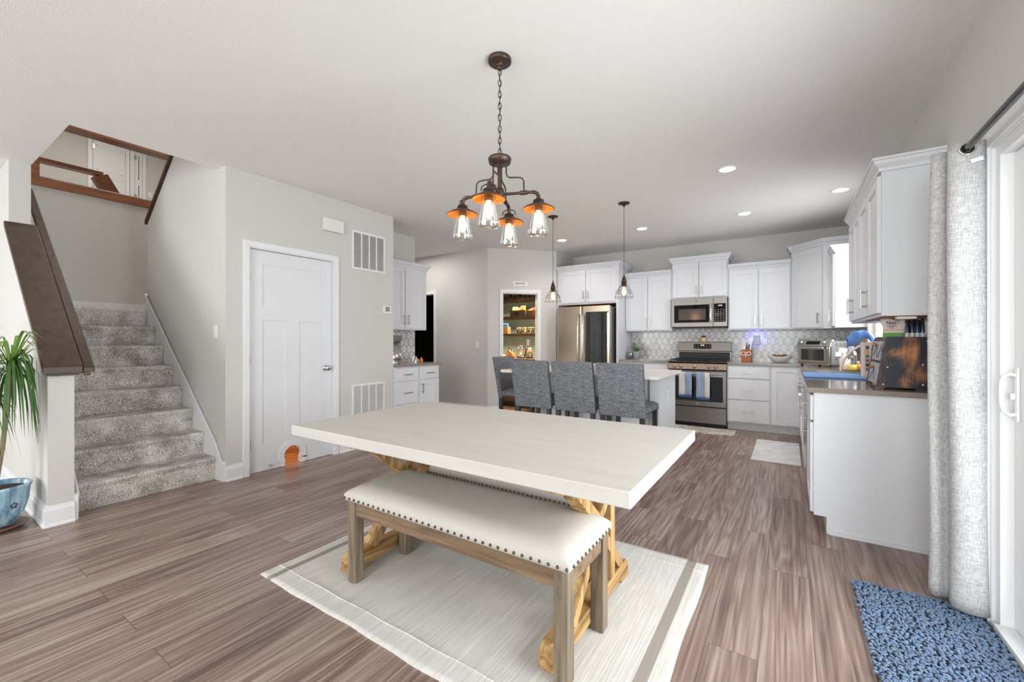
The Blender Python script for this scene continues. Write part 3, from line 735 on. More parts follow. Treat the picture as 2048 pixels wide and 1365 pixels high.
# ================================================================== KITCHEN CABINETS
# every cabinet is built facing -Y at the origin (front plane y = 0, x from 0 to w) and then placed
def crown_of(root, w_, d, z, left=True, right=True, prof=CROWN):
    pts = []
    if left: pts.append((0, d))
    pts += [(0, 0), (w_, 0)]
    if right: pts.append((w_, d))
    MB().sweep([(p[0], p[1], z) for p in pts], prof).build('crown', WHITE, root)
def upper(label, w_, d, z0, z1, doors=2, crown=(True, True), loc=(0, 0), deg=0, hz=.115, group=None, hinge=None, name='wall_cabinet', under=None):
    c = local(name, label, 'cabinet', group)
    MB().box(0, w_, 0.0005, d, z0, z1).build('body', WHITE, c)
    if under: MB().box(.02, w_ - .02, .02, d - .005, z0 - .003, z0 - .0003).build('underside', under, c)
    zb, zt = z0 + .018, z1 - .020
    if doors == 2:
        m = w_ / 2
        add_door(c, .016, m - .008, zb, zt, m - .008 - .030, zb + hz)
        add_door(c, m + .008, w_ - .016, zb, zt, m + .008 + .030, zb + hz)
    else:
        hx_ = (w_ - .016 - .030) if hinge == 'L' else .046
        add_door(c, .016, w_ - .016, zb, zt, hx_, zb + hz)
    if crown: crown_of(c, w_, d, z1, *crown)
    return put(c, (loc[0], loc[1], 0), deg)
UG = 'white upper cabinets'
ZB, ZT, ZTT = 1.360, 2.215, 2.385
OAKP = wood('cabinet_underside', (150, 92, 52), (196, 132, 84), 1, 0, .6, .05)
# refrigerator surround : two side panels with a cabinet above
fr = thing('refrigerator_cabinet', 'white cabinet with tall side panels over the refrigerator', 'cabinet', (-2.74, 6.7, 0))
FC0, FC1, FY = -3.272, -2.212, 6.40
MB().box(FC0, FC1, FY, BY - .002, 1.802, 2.372).build('body', WHITE, fr)
MB().box(FC1 - .035, FC1, FY, BY - .002, 0, 1.8015).build('side_panel', WHITE, fr)
MB().box(FC0, FC0 + .02, FY, BY - .002, 0, 1.8015).build('side_panel', WHITE, fr)
MB().box(FC0 + .0205, FC1 - .0355, FY + .02, BY - .004, 1.797, 1.8015).build('underside', OAKP, fr)
mid = (FC0 + .03 + FC1 - .04) / 2
add_door(fr, FC0 + .055, mid - .010, 1.832, 2.352, mid - .038, 1.95, y=FY)
add_door(fr, mid + .012, FC1 - .042, 1.832, 2.352, mid + .040, 1.95, y=FY)
MB().sweep([(FC0, FY, 2.372), (FC1, FY, 2.372), (FC1, BY - .002, 2.372)], CROWN).build('crown', WHITE, fr)
UY = 6.73; UD = BY - .003 - UY
upper('white two-door wall cabinet between the refrigerator and the microwave', .722, UD, ZB, ZT, 2, (False, False), (-2.2095, UY), 0, group=UG)
upper('short raised white two-door cabinet above the microwave', .762, UD, 1.838, ZTT - .0, 2, (True, True), (-1.4845, UY), 0, .10, group=UG)
upper('white two-door wall cabinet over the knife block and fruit bowl', .748, UD, ZB, ZT, 2, (False, False), (-.7195, UY), 0, group=UG)
# corner cabinet (45 degrees)
cc = thing('corner_wall_cabinet', 'tall white angled corner wall cabinet with a single door', 'cabinet', (.4, 6.8, 0), UG)
q = [(.0315, UY), (.045, UY - .0), (.364, 6.41), (.372, 6.402), (RX - .003, 6.402), (RX - .003, BY - .003), (.0315, BY - .003)]
MB().prism(q, ZB, ZTT, 'z').build('body', WHITE, cc)
cm = Matrix.Translation((.045, UY, 0)) @ Matrix.Rotation(R(-45), 4, 'Z'); CW = math.hypot(.319, .32)
d = shaker(MB(), .016, CW - .016, ZB + .018, ZTT - .02).move(cm).build('door', WHITE, cc)
pull(CW - .046, ZB + .133, -.019).move(cm).build('handle', NICKEL, d)
MB().sweep([(.0315, BY - .003, ZTT), (.0315, UY, ZTT), (.045, UY, ZTT), (.368, 6.406, ZTT), (RX - .003, 6.402, ZTT)], CROWN).build('crown', WHITE, cc)
# right wall cabinets : local x runs toward the camera
upper('narrow white wall cabinet between the corner cabinet and the sink window', .415, .292, ZB, ZT, 1, (False, True), (.440, 6.400), -90, group=UG, hinge='L')
upper('white wall cabinet right of the sink window, farther of the pair by the curtain', .62, .27, ZB, ZT, 2, (True, False), (.462, 4.735), -90, group=UG)
nc = upper('large near white wall cabinet with a broad side panel beside the curtain', .812, .27, ZB, ZT, 2, (False, True), (.462, 4.112), -90, group=UG, under=OAKP)

# ------------------------------------------------ base cabinets
CZ_ = .915; CBZ = .884
def base_body(c, w_, d, toe=True, rt=False):
    mb = MB(); mb.box(0, w_, 0, d, .105, CBZ - .001); mb.box(0, w_, .065, d, 0.0, .105)
    mb.build('body', WHITE, c)
def base(label, w_, d, layout, loc, deg, group='white base cabinets', hollow=False):
    c = local('base_cabinet', label, 'cabinet', group)
    if hollow:
        mb = MB().box(0, w_, 0, d, .105, .69).box(0, w_, .065, d, 0, .105).box(0, w_, 0, .06, .69, CBZ - .001).box(0, .06, .06, d, .69, CBZ - .001).box(w_ - .04, w_, .06, d, .69, CBZ - .001)
        mb.build('body', WHITE, c)
    else: base_body(c, w_, d)
    x = .012
    for kind, ww in layout:
        xa, xb = x, x + ww - .024; x += ww
        if kind == '3dr':
            add_drawer(c, xa, xb, .705, .865); add_drawer(c, xa, xb, .420, .690); add_drawer(c, xa, xb, .120, .405)
        elif kind == 'dd':
            add_drawer(c, xa, xb, .705, .865); add_door(c, xa, xb, .120, .690, xa + .03, .59)
        elif kind == 'ddr':
            add_drawer(c, xa, xb, .705, .865); add_door(c, xa, xb, .120, .690, xb - .03, .59)
        elif kind == 'door':
            add_door(c, xa, xb, .120, .865)
        elif kind == 'doorh':
            add_door(c, xa, xb, .120, .865, xb - .03, .74)
        elif kind == '2dr':
            add_drawer(c, xa, xb, .705, .865); add_door(c, xa, (xa + xb) / 2 - .006, .12, .69, (xa + xb) / 2 - .036, .59); add_door(c, (xa + xb) / 2 + .006, xb, .12, .69, (xa + xb) / 2 + .036, .59)
    return put(c, (loc[0], loc[1], 0), deg)
BFY = 6.447; BD = BY - .003 - BFY
base('white base cabinet between the refrigerator panel and the range', .742, BD, [('ddr', .371), ('dd', .371)], (-2.209, BFY), 0)
base('white three-drawer base cabinet right of the range', .507, BD, [('3dr', .507)], (-.703, BFY), 0)
base('narrow white base cabinet with a plain door in the corner', .322, BD, [('door', .322)], (-.1955, BFY), 0)
RFX = .135; RD = RX - .003 - RFX
base('white sink base cabinet under the window', .90, RD, [('2dr', .90)], (RFX, 5.55), -90, hollow=True)
MB_ = None
b_ = base('near white base cabinet whose plain end panel faces the room', .56, RD, [('dd', .56)], (RFX, 3.862), -90)
base('white corner base cabinet left of the sink base', .893, RD, [('doorh', .893)], (RFX, 6.4455), -90)
sh_ = MB().box(RFX + .075, RX - .003, 3.290, 3.301, 0, .019); sh_.build('end_moulding', WHITE, None).parent = None
o = bpy.data.objects['end_moulding']; o.name = 'trim_7'; o['kind'] = 'structure'; o['label'] = 'white shoe moulding under the cabinet end panel'; o['category'] = 'trim'
# dishwasher between sink base and near base
dw = local('dishwasher', 'dark dishwasher front between the sink base and the near base cabinet', 'dishwasher')
MB().box(0.004, .778, .002, .57, .10, CBZ - .003).build('body', BLACK, dw)
dd = MB().cbox(.006, .776, -.022, .001, .115, .872, .004).build('front_panel', STEEL, dw)
m = MB().tube([(.06, -.062, .80), (.72, -.062, .80)], .010, 10); m.cyl((.09, -.062, .80), (.09, -.02, .80), .007); m.cyl((.69, -.062, .80), (.69, -.02, .80), .007); m.build('handle', NICKEL, dd)
put(dw, (RFX, 4.647, 0), -90)
# counters
ct = MB()
SX0, SX1, SY0, SY1 = .225, .63, 4.72, 5.44
ct.cbox(-.6965, RX - .012, 6.412, BY - .012, CBZ, CZ_, .003)
ct2 = thing('countertop', 'glossy grey stone countertop turning the corner past the sink to the curtain', 'countertop', (.4, 5, CBZ))
tp = MB(); tp.cbox(-.6965, RX - .012, 6.412, BY - .012, CBZ, CZ_, .003); tp.build('corner_slab', QUARTZ, ct2)
tp = MB(); CX0 = .100
tp.box(CX0, RX - .012, 3.278, SY0, CBZ, CZ_); tp.box(CX0, SX0, SY0, SY1, CBZ, CZ_); tp.box(SX1, RX - .012, SY0, SY1, CBZ, CZ_); tp.box(CX0, RX - .012, SY1, 6.4118, CBZ, CZ_)
tp.build('sink_slab', QUARTZ, ct2)
MB().cbox(-2.209, -1.464, 6.412, BY - .012, CBZ, CZ_, .003).build('countertop', QUARTZ, None)
tag(bpy.data.objects['countertop.001'], 'short grey stone countertop left of the range with the grassy plant', 'countertop')
sk = thing('kitchen_sink', 'stainless steel sink sunk into the grey counter below the window', 'sink', (.43, 5.08, .70))
bm = MB(); t_ = .012
bm.box(SX0 + .001, SX1 - .001, SY0 + .001, SY1 - .001, .70, .712); bm.box(SX0 + .001, SX0 + t_, SY0 + .001, SY1 - .001, .712, .905); bm.box(SX1 - t_, SX1 - .001, SY0 + .001, SY1 - .001, .712, .905); bm.box(SX0 + t_, SX1 - t_, SY0 + .001, SY0 + t_, .712, .905); bm.box(SX0 + t_, SX1 - t_, SY1 - t_, SY1 - .001, .712, .905)
bm.build('basin', STEEL, sk)
MB().lathe([(0, .7125), (.035, .7125), (.040, .716), (.040, .7125)], (.43, 5.08, 0), 20).build('drain', CHROME, sk)

# ------------------------------------------------ coffee alcove
AX = -4.035
def acab():
    c = upper('white wall cabinet over the coffee counter by the hall', .812, .30, ZB - .005, 2.19, 2, (False, True), (-4.298, 3.533), 90, group=UG)
    return c
acab()
c = local('base_cabinet', 'white drawer and door base cabinet of the coffee alcove', 'cabinet', 'white base cabinets')
MB().box(0, .785, 0.0005, .552, .105, CBZ - .001).box(0, .785, .065, .552, 0, .105).build('body', WHITE, c)
add_drawer(c, .012, .385, .705, .865); add_drawer(c, .012, .385, .420, .690); add_drawer(c, .012, .385, .120, .405)
add_drawer(c, .413, .770, .705, .865); add_door(c, .413, .770, .120, .690, .445, .59)
put(c, (AX, 3.533, 0), 90)
MB().cbox(-4.589, AX + .035, 3.533, 4.345, CBZ, CZ_, .003).build('countertop', QUARTZ, None)
tag(bpy.data.objects['countertop.002'], 'grey stone counter of the coffee alcove near the hall', 'countertop')

# ------------------------------------------------ island
isl = thing('kitchen_island', 'white kitchen island with a white stone top and stools round it', 'island', (-1.7, 4.1, 0))
IX0, IX1, IY0, IY1 = -2.20, -.955, 3.86, 4.46
m = MB(); m.box(IX0, IX1 - .09, IY0 + .035, IY1, .0, .884); m.build('body', WHITE, isl)
MB().box(IX1 - .0895, IX1, IY0, IY1, 0, .884).build('end_panel', WHITE, isl)
MB().cbox(-2.475, -.900, 3.567, 4.50, .885, .915, .004).build('island_top', QUARTZ_W, isl)
m = MB().sweep([(IX0, IY0 + .035, 0), (IX1 - .09, IY0 + .035, 0)], [(0, 0), (.012, 0), (.012, .09), (0, .095)]); m.build('base_moulding', WHITE, isl)
pl = MB().cbox(IX1, IX1 + .006, 4.135, 4.205, .63, .745, .002); 
op = pl.build('outlet_plate', TRIM, None); tag(op, 'white outlet on the end panel of the island', 'outlet')
MB().box(IX1 + .006, IX1 + .008, 4.15, 4.19, .65, .68).box(IX1 + .006, IX1 + .008, 4.15, 4.19, .695, .725).build('socket', mat('ivory_plastic', (205, 205, 203), .4), op)
op.name = 'wall_outlet'

# ------------------------------------------------ range
rg = thing('gas_range', 'slate grey gas range with black grates and two towels on its oven handle', 'range', (-1.08, 6.7, 0))
X0r, X1r, YF = -1.458, -.704, 6.40
MB().box(X0r, X1r, YF + .03, 7.03, .03, .885).box(X0r + .03, X1r - .03, YF + .06, 7.0, 0, .03).build('body', BLACK, rg)
MB().cbox(X0r + .004, X1r - .004, YF + .006, YF + .029, .055, .275, .004).build('drawer', SLATE, rg)
od = MB(); od.cbox(X0r + .004, X1r - .004, YF, YF + .029, .290, .785, .004)
odo = od.build('oven_door', SLATE, rg)
MB().box(X0r + .07, X1r - .045, YF - .003, YF - .0005, .362, .705).build('oven_window', OVENG, odo)
m = MB().tube([(X0r + .035, YF - .055, .750), (X1r - .035, YF - .055, .750)], .012, 12); m.cyl((X0r + .06, YF - .055, .75), (X0r + .06, YF, .75), .009); m.cyl((X1r - .06, YF - .055, .75), (X1r - .06, YF, .75), .009); m.build('handle', STEEL, odo)
BRZP = mat('slate_panel', (150, 132, 118), .3, 1.0, var=.03)
MB().prism([(YF - .035, .800), (YF - .045, .812), (YF - .030, .888), (YF + .03, .900), (YF + .03, .800)], X0r, X1r, 'x').build('control_panel', BRZP, rg)
kx = [-1.372, -1.285, -1.105, -.925, -.838]
for x in kx:
    k = MB().lathe([(0, 0), (.024, 0), (.024, .006), (.019, .008), (.018, .026), (.014, .030), (0, .030)], seg=18); k.box(-.004, .004, -.017, .017, .026, .034)
    k.move(Matrix.Translation((x, YF - .040, .848)) @ Matrix.Rotation(R(100), 4, 'X')); k.build('knob', STEEL, rg)
MB().cbox(X0r - .002, X1r + .002, YF - .03, 6.97, .901, .918, .006).build('cooktop', mat('dark_enamel', (58, 57, 58), .25, .2, var=.05), rg)
for i, (gx0, gx1) in enumerate(((X0r + .02, X0r + .26), (X0r + .265, X1r - .265), (X1r - .26, X1r - .02))):
    m = MB(); gy0, gy1 = YF - .005, 6.93; zt = .944
    for yy in (gy0, gy1, (gy0 + gy1) / 2): m.box(gx0, gx1, yy - .006, yy + .006, zt - .012, zt)
    for xx in (gx0 + .006, gx1 - .006, (gx0 + gx1) / 2): m.box(xx - .006, xx + .006, gy0, gy1, zt - .012, zt)
    for xx in (gx0 + .006, gx1 - .006):
        for yy in (gy0, gy1): m.box(xx - .006, xx + .006, yy - .006, yy + .006, .918, zt)
    m.build('grate', IRON, rg)
for bx, by in ((X0r + .14, YF + .12), (X0r + .14, YF + .42), ((X0r + X1r) / 2, YF + .27), (X1r - .14, YF + .12), (X1r - .14, YF + .42)):
    MB().lathe([(0, .918), (.045, .918), (.045, .924), (.032, .926), (.032, .932), (0, .932)], (bx, by, 0), 18).build('burner', BLACK, rg)
bgm = MB(); bgm.box(X0r + .0, X1r - .0, 7.0, 7.045, .90, 1.045); bgm.prism([(6.975, 1.045), (6.965, 1.055), (6.985, 1.185), (6.995, 1.192), (7.045, 1.192), (7.045, 1.045)], X0r, X1r, 'x')
bgo = bgm.build('backguard', SLATE, rg)
MB().box(X0r + .02, X1r - .02, 6.994, 6.9995, .935, 1.035).build('vent_panel', BLACK, bgo)
dp = MB(); dp.prism([(6.9655, 1.085), (6.9625, 1.085), (6.975, 1.160), (6.9785, 1.160)], -1.22, -.975, 'x'); dpo = dp.build('display', BLACKG, bgo)
LEDW = mat('display_digits', (235, 235, 240), .4, emit=(.85, .9, 1.0), es=1.5)
tm = text_mesh('12:45', .026).move(Matrix.Translation((-1.098, 6.9665, 1.140)) @ Matrix.Rotation(R(81), 4, 'X')); tm.build('clock_digits', LEDW, dpo)
BTN = mat('button_marks', (150, 150, 152), .5)
m = MB()
for i in range(6):
    for j in range(3):
        xx = -1.205 + i * .040
        if 2 <= i <= 3 and j == 2: continue
        m.box(xx, xx + .018, 6.959 + j * .004, 6.968 + j * .004, 1.095 + j * .022, 1.101 + j * .022)
m.build('button_marks', BTN, dpo)
m = MB().lathe([(0, 0), (.019, 0), (.019, .002), (0, .002)], seg=20).move(Matrix.Translation((-1.07, YF - .0005, .325)) @ Matrix.Rotation(R(90), 4, 'X')); m.build('round_badge', NICKEL, odo)
# towels
def towel(x0, x1, zb, label, bands):
    root = thing('dish_towel', label, 'towel', ((x0 + x1) / 2, YF - .07, zb), 'dish towels on the oven handle')
    vs = []; fs = []; nx = 14
    path = []
    for i in range(12): path.append((YF - .070 - .003 * math.sin(i * .7), zb + (.750 - zb) * i / 12))
    for i in range(7): a = PI - PI * i / 6; path.append((YF - .055 + .0155 * math.cos(a), .750 + .0155 * math.sin(a)))
    for i in range(1, 9): path.append((YF - .039, .750 - .22 * i / 8))
    for j, (y, z) in enumerate(path):
        for i in range(nx + 1):
            t = i / nx; fl = 1.0 - (.06 * (1 - min(1, j / 10)))
            x = (x0 + x1) / 2 + (t - .5) * (x1 - x0) * (1.02 - .04 * min(1, j / 12))
            vs.append((x, y - (.005 * math.sin(t * 9 + j * .15) if j < 12 else 0), z))
    n = nx + 1
    for j in range(len(path) - 1):
        for i in range(nx): fs.append((j * n + i, j * n + i + 1, (j + 1) * n + i + 1, (j + 1) * n + i))
    m = stripes('towel_stripes_%d' % int(x0 * 1000), (208, 205, 200), [(a - (x0 + x1) / 2, b - (x0 + x1) / 2, col) for a, b, col in bands], 0, nscale=120)
    MB().add(vs, fs, True).build('cloth', m, root, solid=.004)
    MB().box(x0 + .004, x1 - .004, YF - .078, YF - .066, zb - .022, zb + .004).build('blue_edge', mat('towel_blue', (58, 92, 150), .9, bump=.5, bscale=150), root)
towel(-1.305, -1.135, .437, 'white and blue striped dish towel, first on the oven handle next to the island', [(-1.225, -1.135, (140, 158, 186))])
towel(-1.075, -.905, .415, 'blue and white striped dish towel hanging nearest the drawers', [(-1.075, -.965, (140, 158, 186))])
# ------------------------------------------------ microwave
mw = thing('microwave_oven', 'stainless over-the-range microwave with a dark glass door', 'microwave', (-1.08, 6.85, 1.395))
mx0, mx1 = -1.482, -.724
MB().box(mx0, mx1, 6.675, 7.045, 1.410, 1.836).build('body', BLACK, mw)
mf = MB().cbox(mx0, -.905, 6.65, 6.674, 1.412, 1.834, .004).build('door', SLATE, mw)
MB().box(mx0 + .045, -.955, 6.6465, 6.6495, 1.475, 1.735).build('door_glass', BLACKG, mf)
MB().box(mx0 + .11, -1.00, 6.6455, 6.6464, 1.515, 1.675).build('inner_window', mat('microwave_screen', (62, 52, 48), .15, spec=.6), mf)
m = MB().tube([(-.930, 6.615, 1.47), (-.930, 6.605, 1.52), (-.930, 6.605, 1.69), (-.930, 6.615, 1.74)], .011, 10); m.cyl((-.93, 6.61, 1.49), (-.93, 6.65, 1.49), .008); m.cyl((-.93, 6.61, 1.72), (-.93, 6.65, 1.72), .008); m.build('handle', CHROME, mf)
mp_ = MB().cbox(-.9035, mx1, 6.65, 6.674, 1.412, 1.834, .004).build('control_side', SLATE, mw)
mk = MB().box(-.895, -.742, 6.6475, 6.6495, 1.478, 1.742).build('keypad', BLACKG, mp_)
text_mesh('12:45', .024).move(Matrix.Translation((-.815, 6.6468, 1.712)) @ Matrix.Rotation(R(90), 4, 'X')).build('clock_digits', LEDW, mk)
m = MB()
for i in range(4):
    for j in range(7): m.box(-.885 + i * .036, -.885 + i * .036 + .020, 6.6468, 6.6474, 1.495 + j * .026, 1.501 + j * .026)
m.build('key_marks', BTN, mk)
MB().box(mx0 + .02, mx1 - .02, 6.66, 7.03, 1.398, 1.4095).build('grille', BLACK, mw)
MB().lathe([(0, 0), (.011, 0), (.011, .0015), (0, .0015)], seg=16).move(Matrix.Translation((-1.13, 6.6498, 1.79)) @ Matrix.Rotation(R(90), 4, 'X')).build('round_badge', SLATE, mf)
# ------------------------------------------------ refrigerator
rf = thing('refrigerator', 'stainless french-door refrigerator with a dark glass panel in its right door', 'refrigerator', (-2.73, 6.6, 0))
FRX0, FRX1 = -3.168, -2.282; FF = 6.20
SIDE = mat('fridge_side', (150, 150, 150), .4, .8, var=.02)
MB().box(FRX0 + .006, FRX1 - .006, 6.28, 7.03, .03, 1.735).box(FRX0 + .03, FRX1 - .03, 6.32, 7.0, 0, .03).build('body', SIDE, rf)
FRS = mat('fridge_steel', (196, 178, 158), .24, 1.0, var=.04, scale=3, stretch=(6, 1, .2), bump=.02, bscale=30)
def fdoor(x0, x1, z0, z1):
    bm = bmesh.new(); bmesh.ops.create_cube(bm, size=1)
    for v in bm.verts: v.co = Vector(((x0 + x1) / 2 + v.co.x * (x1 - x0), (FF + 6.275) / 2 + v.co.y * (6.275 - FF), (z0 + z1) / 2 + v.co.z * (z1 - z0)))
    ed = [e for e in bm.edges if abs(e.verts[0].co.x - e.verts[1].co.x) < 1e-5 and abs(e.verts[0].co.y - e.verts[1].co.y) < 1e-5 and e.verts[0].co.y < FF + .01]
    bmesh.ops.bevel(bm, geom=ed, offset=.022, segments=5, profile=.6, affect='EDGES')
    return MB().from_bm(bm, False)
FM = -2.740
ld = fdoor(FRX0, FM - .003, .70, 1.752).build('door', FRS, rf)
rd = fdoor(FM + .003, FRX1, .70, 1.752).build('door', FRS, rf)
fz = fdoor(FRX0, FRX1, .06, .688).build('freezer_drawer', FRS, rf)
MB().cbox(FM + .070, FRX1 - .040, FF - .004, FF - .0005, .86, 1.660, .003).build('glass_panel', mat('dark_mirror_glass', (18, 20, 20), .03, var=.05, spec=.9), rd)
def fh(x, s):
    m = MB().tube([(x, FF - .045, .78), (x, FF - .062, .86), (x, FF - .068, 1.05), (x, FF - .068, 1.38), (x, FF - .062, 1.55), (x, FF - .045, 1.63)], [.012, .014, .015, .015, .014, .012], 12)
    m.cyl((x, FF - .05, .80), (x, FF, .80), .010); m.cyl((x, FF - .05, 1.61), (x, FF, 1.61), .010); return m
fh(FM - .042, 1).build('handle', STEEL, ld); fh(FM + .040, 1).build('handle', STEEL, rd)
m = MB().tube([(FRX0 + .1, FF - .055, .62), (FRX1 - .1, FF - .055, .62)], .014, 12); m.cyl((FRX0 + .12, FF - .055, .62), (FRX0 + .12, FF, .62), .01); m.cyl((FRX1 - .12, FF - .055, .62), (FRX1 - .12, FF, .62), .01); m.build('handle', STEEL, fz)
mg = MB().box(FRX1 + .0, FRX1 + .004, 6.235, 6.27, 1.60, 1.685); mg = MB()
mgo = MB().lathe([(0, 0), (.024, 0), (.024, .006), (0, .006)], seg=14).move(Matrix.Translation((FRX1 - .018, FF - .0005 + .006, 1.655)) @ Matrix.Rotation(R(60), 4, 'Z') @ Matrix.Rotation(R(90), 4, 'X')).build('fridge_magnet', mat('painted_magnet', (190, 150, 120), .5, var=.6, scale=60), None)
tag(mgo, 'small colourful magnet at the upper corner of the refrigerator door', 'magnet')

# ================================================================== PENDANTS, LIGHTS
BULB = None
def filament_bulb(mb_c, r, h, cx, cy, zt):
    return [(0.0, 0)]
EM_F = mat('glowing_filament', (255, 190, 90), .5, emit=(1.0, .55, .18), es=60)
EM_G = mat('warm_bulb_glass', (255, 214, 150), .3, emit=(1.0, .74, .34), es=2.1)
def bulb_profile(r, h):
    return [(.0125, 0), (.0135, -.010), (r * .62, -h * .22), (r * .93, -h * .42), (r, -h * .60), (r * .86, -h * .80), (r * .5, -h * .94), (0.001, -h)]
def cage_pendant(px, py, label):
    p = local('cage_pendant_light', label, 'pendant light', 'wire cage pendants over the island')
    MB().lathe([(0, H), (.060, H), (.062, H - .006), (.058, H - .012), (.030, H - .018), (.014, H - .030), (.007, H - .045), (0, H - .045)], seg=24).build('canopy', BRONZE, p)
    MB().cyl((0, 0, H - .044), (0, 0, 1.925), .0028, seg=8).build('cord', BRONZE, p)
    MB().lathe([(.003, 1.945), (.010, 1.915), (.022, 1.888), (.024, 1.868), (.030, 1.862), (.030, 1.848), (.024, 1.845), (.024, 1.828), (.019, 1.826), (.019, 1.80), (0, 1.80)], seg=20).build('socket', BRONZE, p)
    cg = MB(); prof = [(.022, 1.848), (.036, 1.815), (.060, 1.782), (.086, 1.735), (.100, 1.682)]
    for k in range(12):
        a = 2 * PI * k / 12; cg.tube([(r * math.cos(a), r * math.sin(a), z) for r, z in prof], .0016, 5)
    for r, z in ((.036, 1.815), (.073, 1.760), (.100, 1.682), (.087, 1.733)):
        cg.tube([(r * math.cos(2 * PI * k / 28), r * math.sin(2 * PI * k / 28), z) for k in range(28)], .0018, 5, closed=True)
    cg.build('cage', BRONZE, p)
    b = MB().lathe([(r, z + 1.80) for r, z in bulb_profile(.026, .095)], seg=16).build('bulb', EM_G, p)
    put(p, (px, py, 0)); point('pendant_glow', (px, py, 1.66), 2.2, WARM, .04)
cage_pendant(-1.506, 4.541, 'wire cage pendant light, the one nearer the range, over the island')
cage_pendant(-2.391, 4.563, 'wire cage pendant light, the one nearer the pantry, over the island')
EMW = mat('recessed_lamp', (255, 252, 245), .5, emit=(1.0, .97, .92), es=22)
def can(x, y, label, pw=33):
    p = local('recessed_light', label, 'ceiling light', 'recessed ceiling lights')
    MB().lathe([(.062, H - .002), (.066, H - .006), (.088, H - .004), (.092, H - .0005), (.062, H - .0005)], seg=28).build('trim_ring', TRIM, p)
    MB().lathe([(0, H - .0030), (.062, H - .0030), (.062, H - .0010), (0, H - .0010)], seg=28).build('lamp_disc', EMW, p)
    put(p, (x, y, 0))
    d = bpy.data.lights.new('can', 'SPOT'); d.energy = pw; d.spot_size = R(150); d.spot_blend = .8; d.shadow_soft_size = .06; d.color = (1, .975, .94)
    o = bpy.data.objects.new('can_light', d); C.objects.link(o); o.location = (x, y, H - .012)
for x, y, l in ((-.448, 4.138, 'largest bright recessed ceiling light, nearest the dining table'), (.435, 5.334, 'bright recessed ceiling light above the sink beside the near wall cabinets'), (-.436, 5.698, 'bright recessed ceiling light in front of the raised microwave cabinet, nearer the corner cabinet'),
                (-1.651, 5.72, 'bright recessed ceiling light between the pendant cord and the range wall'), (-2.852, 5.733, 'bright recessed ceiling light nearest the pantry wall')):
    can(x, y, l)
# ------------------------------------------------ chandelier
ch = local('chandelier', 'bronze four-light chandelier with copper-lined shades and clear glass jars over the table', 'chandelier')
CHX, CHY = -1.290, 1.852
MB().lathe([(0, H), (.058, H), (.062, H - .006), (.062, H - .020), (.056, H - .026), (.018, H - .030), (.012, H - .045), (.016, H - .052), (.008, H - .062), (0, H - .062)], seg=28).build('canopy', BRONZE, ch)
zt, zb = H - .055, 2.205; links = 15; lh = (zt - zb) / (links - .0)
for i in range(links):
    zc = zt - lh * (i + .5); a = 0 if i % 2 == 0 else PI / 2; pts = []
    for k in range(14):
        t = 2 * PI * k / 14; u = .0085 * math.cos(t); v = (lh * .66) * math.sin(t)
        pts.append((u * math.cos(a + .6), u * math.sin(a + .6), zc + v))
    MB().tube(pts, .0022, 6, closed=True).build('chain_link', BRONZE, ch)
MB().tube([(.004 * math.cos(t * 1.7), .004 * math.sin(t * 1.7), zt - (zt - zb) * t / 24) for t in range(25)], .0018, 6).build('cord', BLACK, ch)
MB().lathe([(0, 2.190), (.058, 2.190), (.062, 2.184), (.062, 2.176), (.058, 2.172), (.058, 2.160), (0, 2.158)], seg=28).build('top_plate', BRONZE, ch)
m = MB(); 
for a in (0, PI / 2): m.tube([(.018 * math.cos(t) * math.cos(a), .018 * math.cos(t) * math.sin(a), 2.188 + .024 * math.sin(t)) for t in [PI * k / 8 for k in range(9)]], .0028, 6)
m.build('hanger_loop', BRONZE, ch)
MB().cyl((0, 0, 2.165), (0, 0, 2.00), .0115, seg=14).lathe([(0, 2.03), (.020, 2.025), (.024, 2.010), (.024, 1.975), (.018, 1.968), (.012, 1.955), (0, 1.950)], seg=18).build('stem', BRONZE, ch)
RIM = 1.905
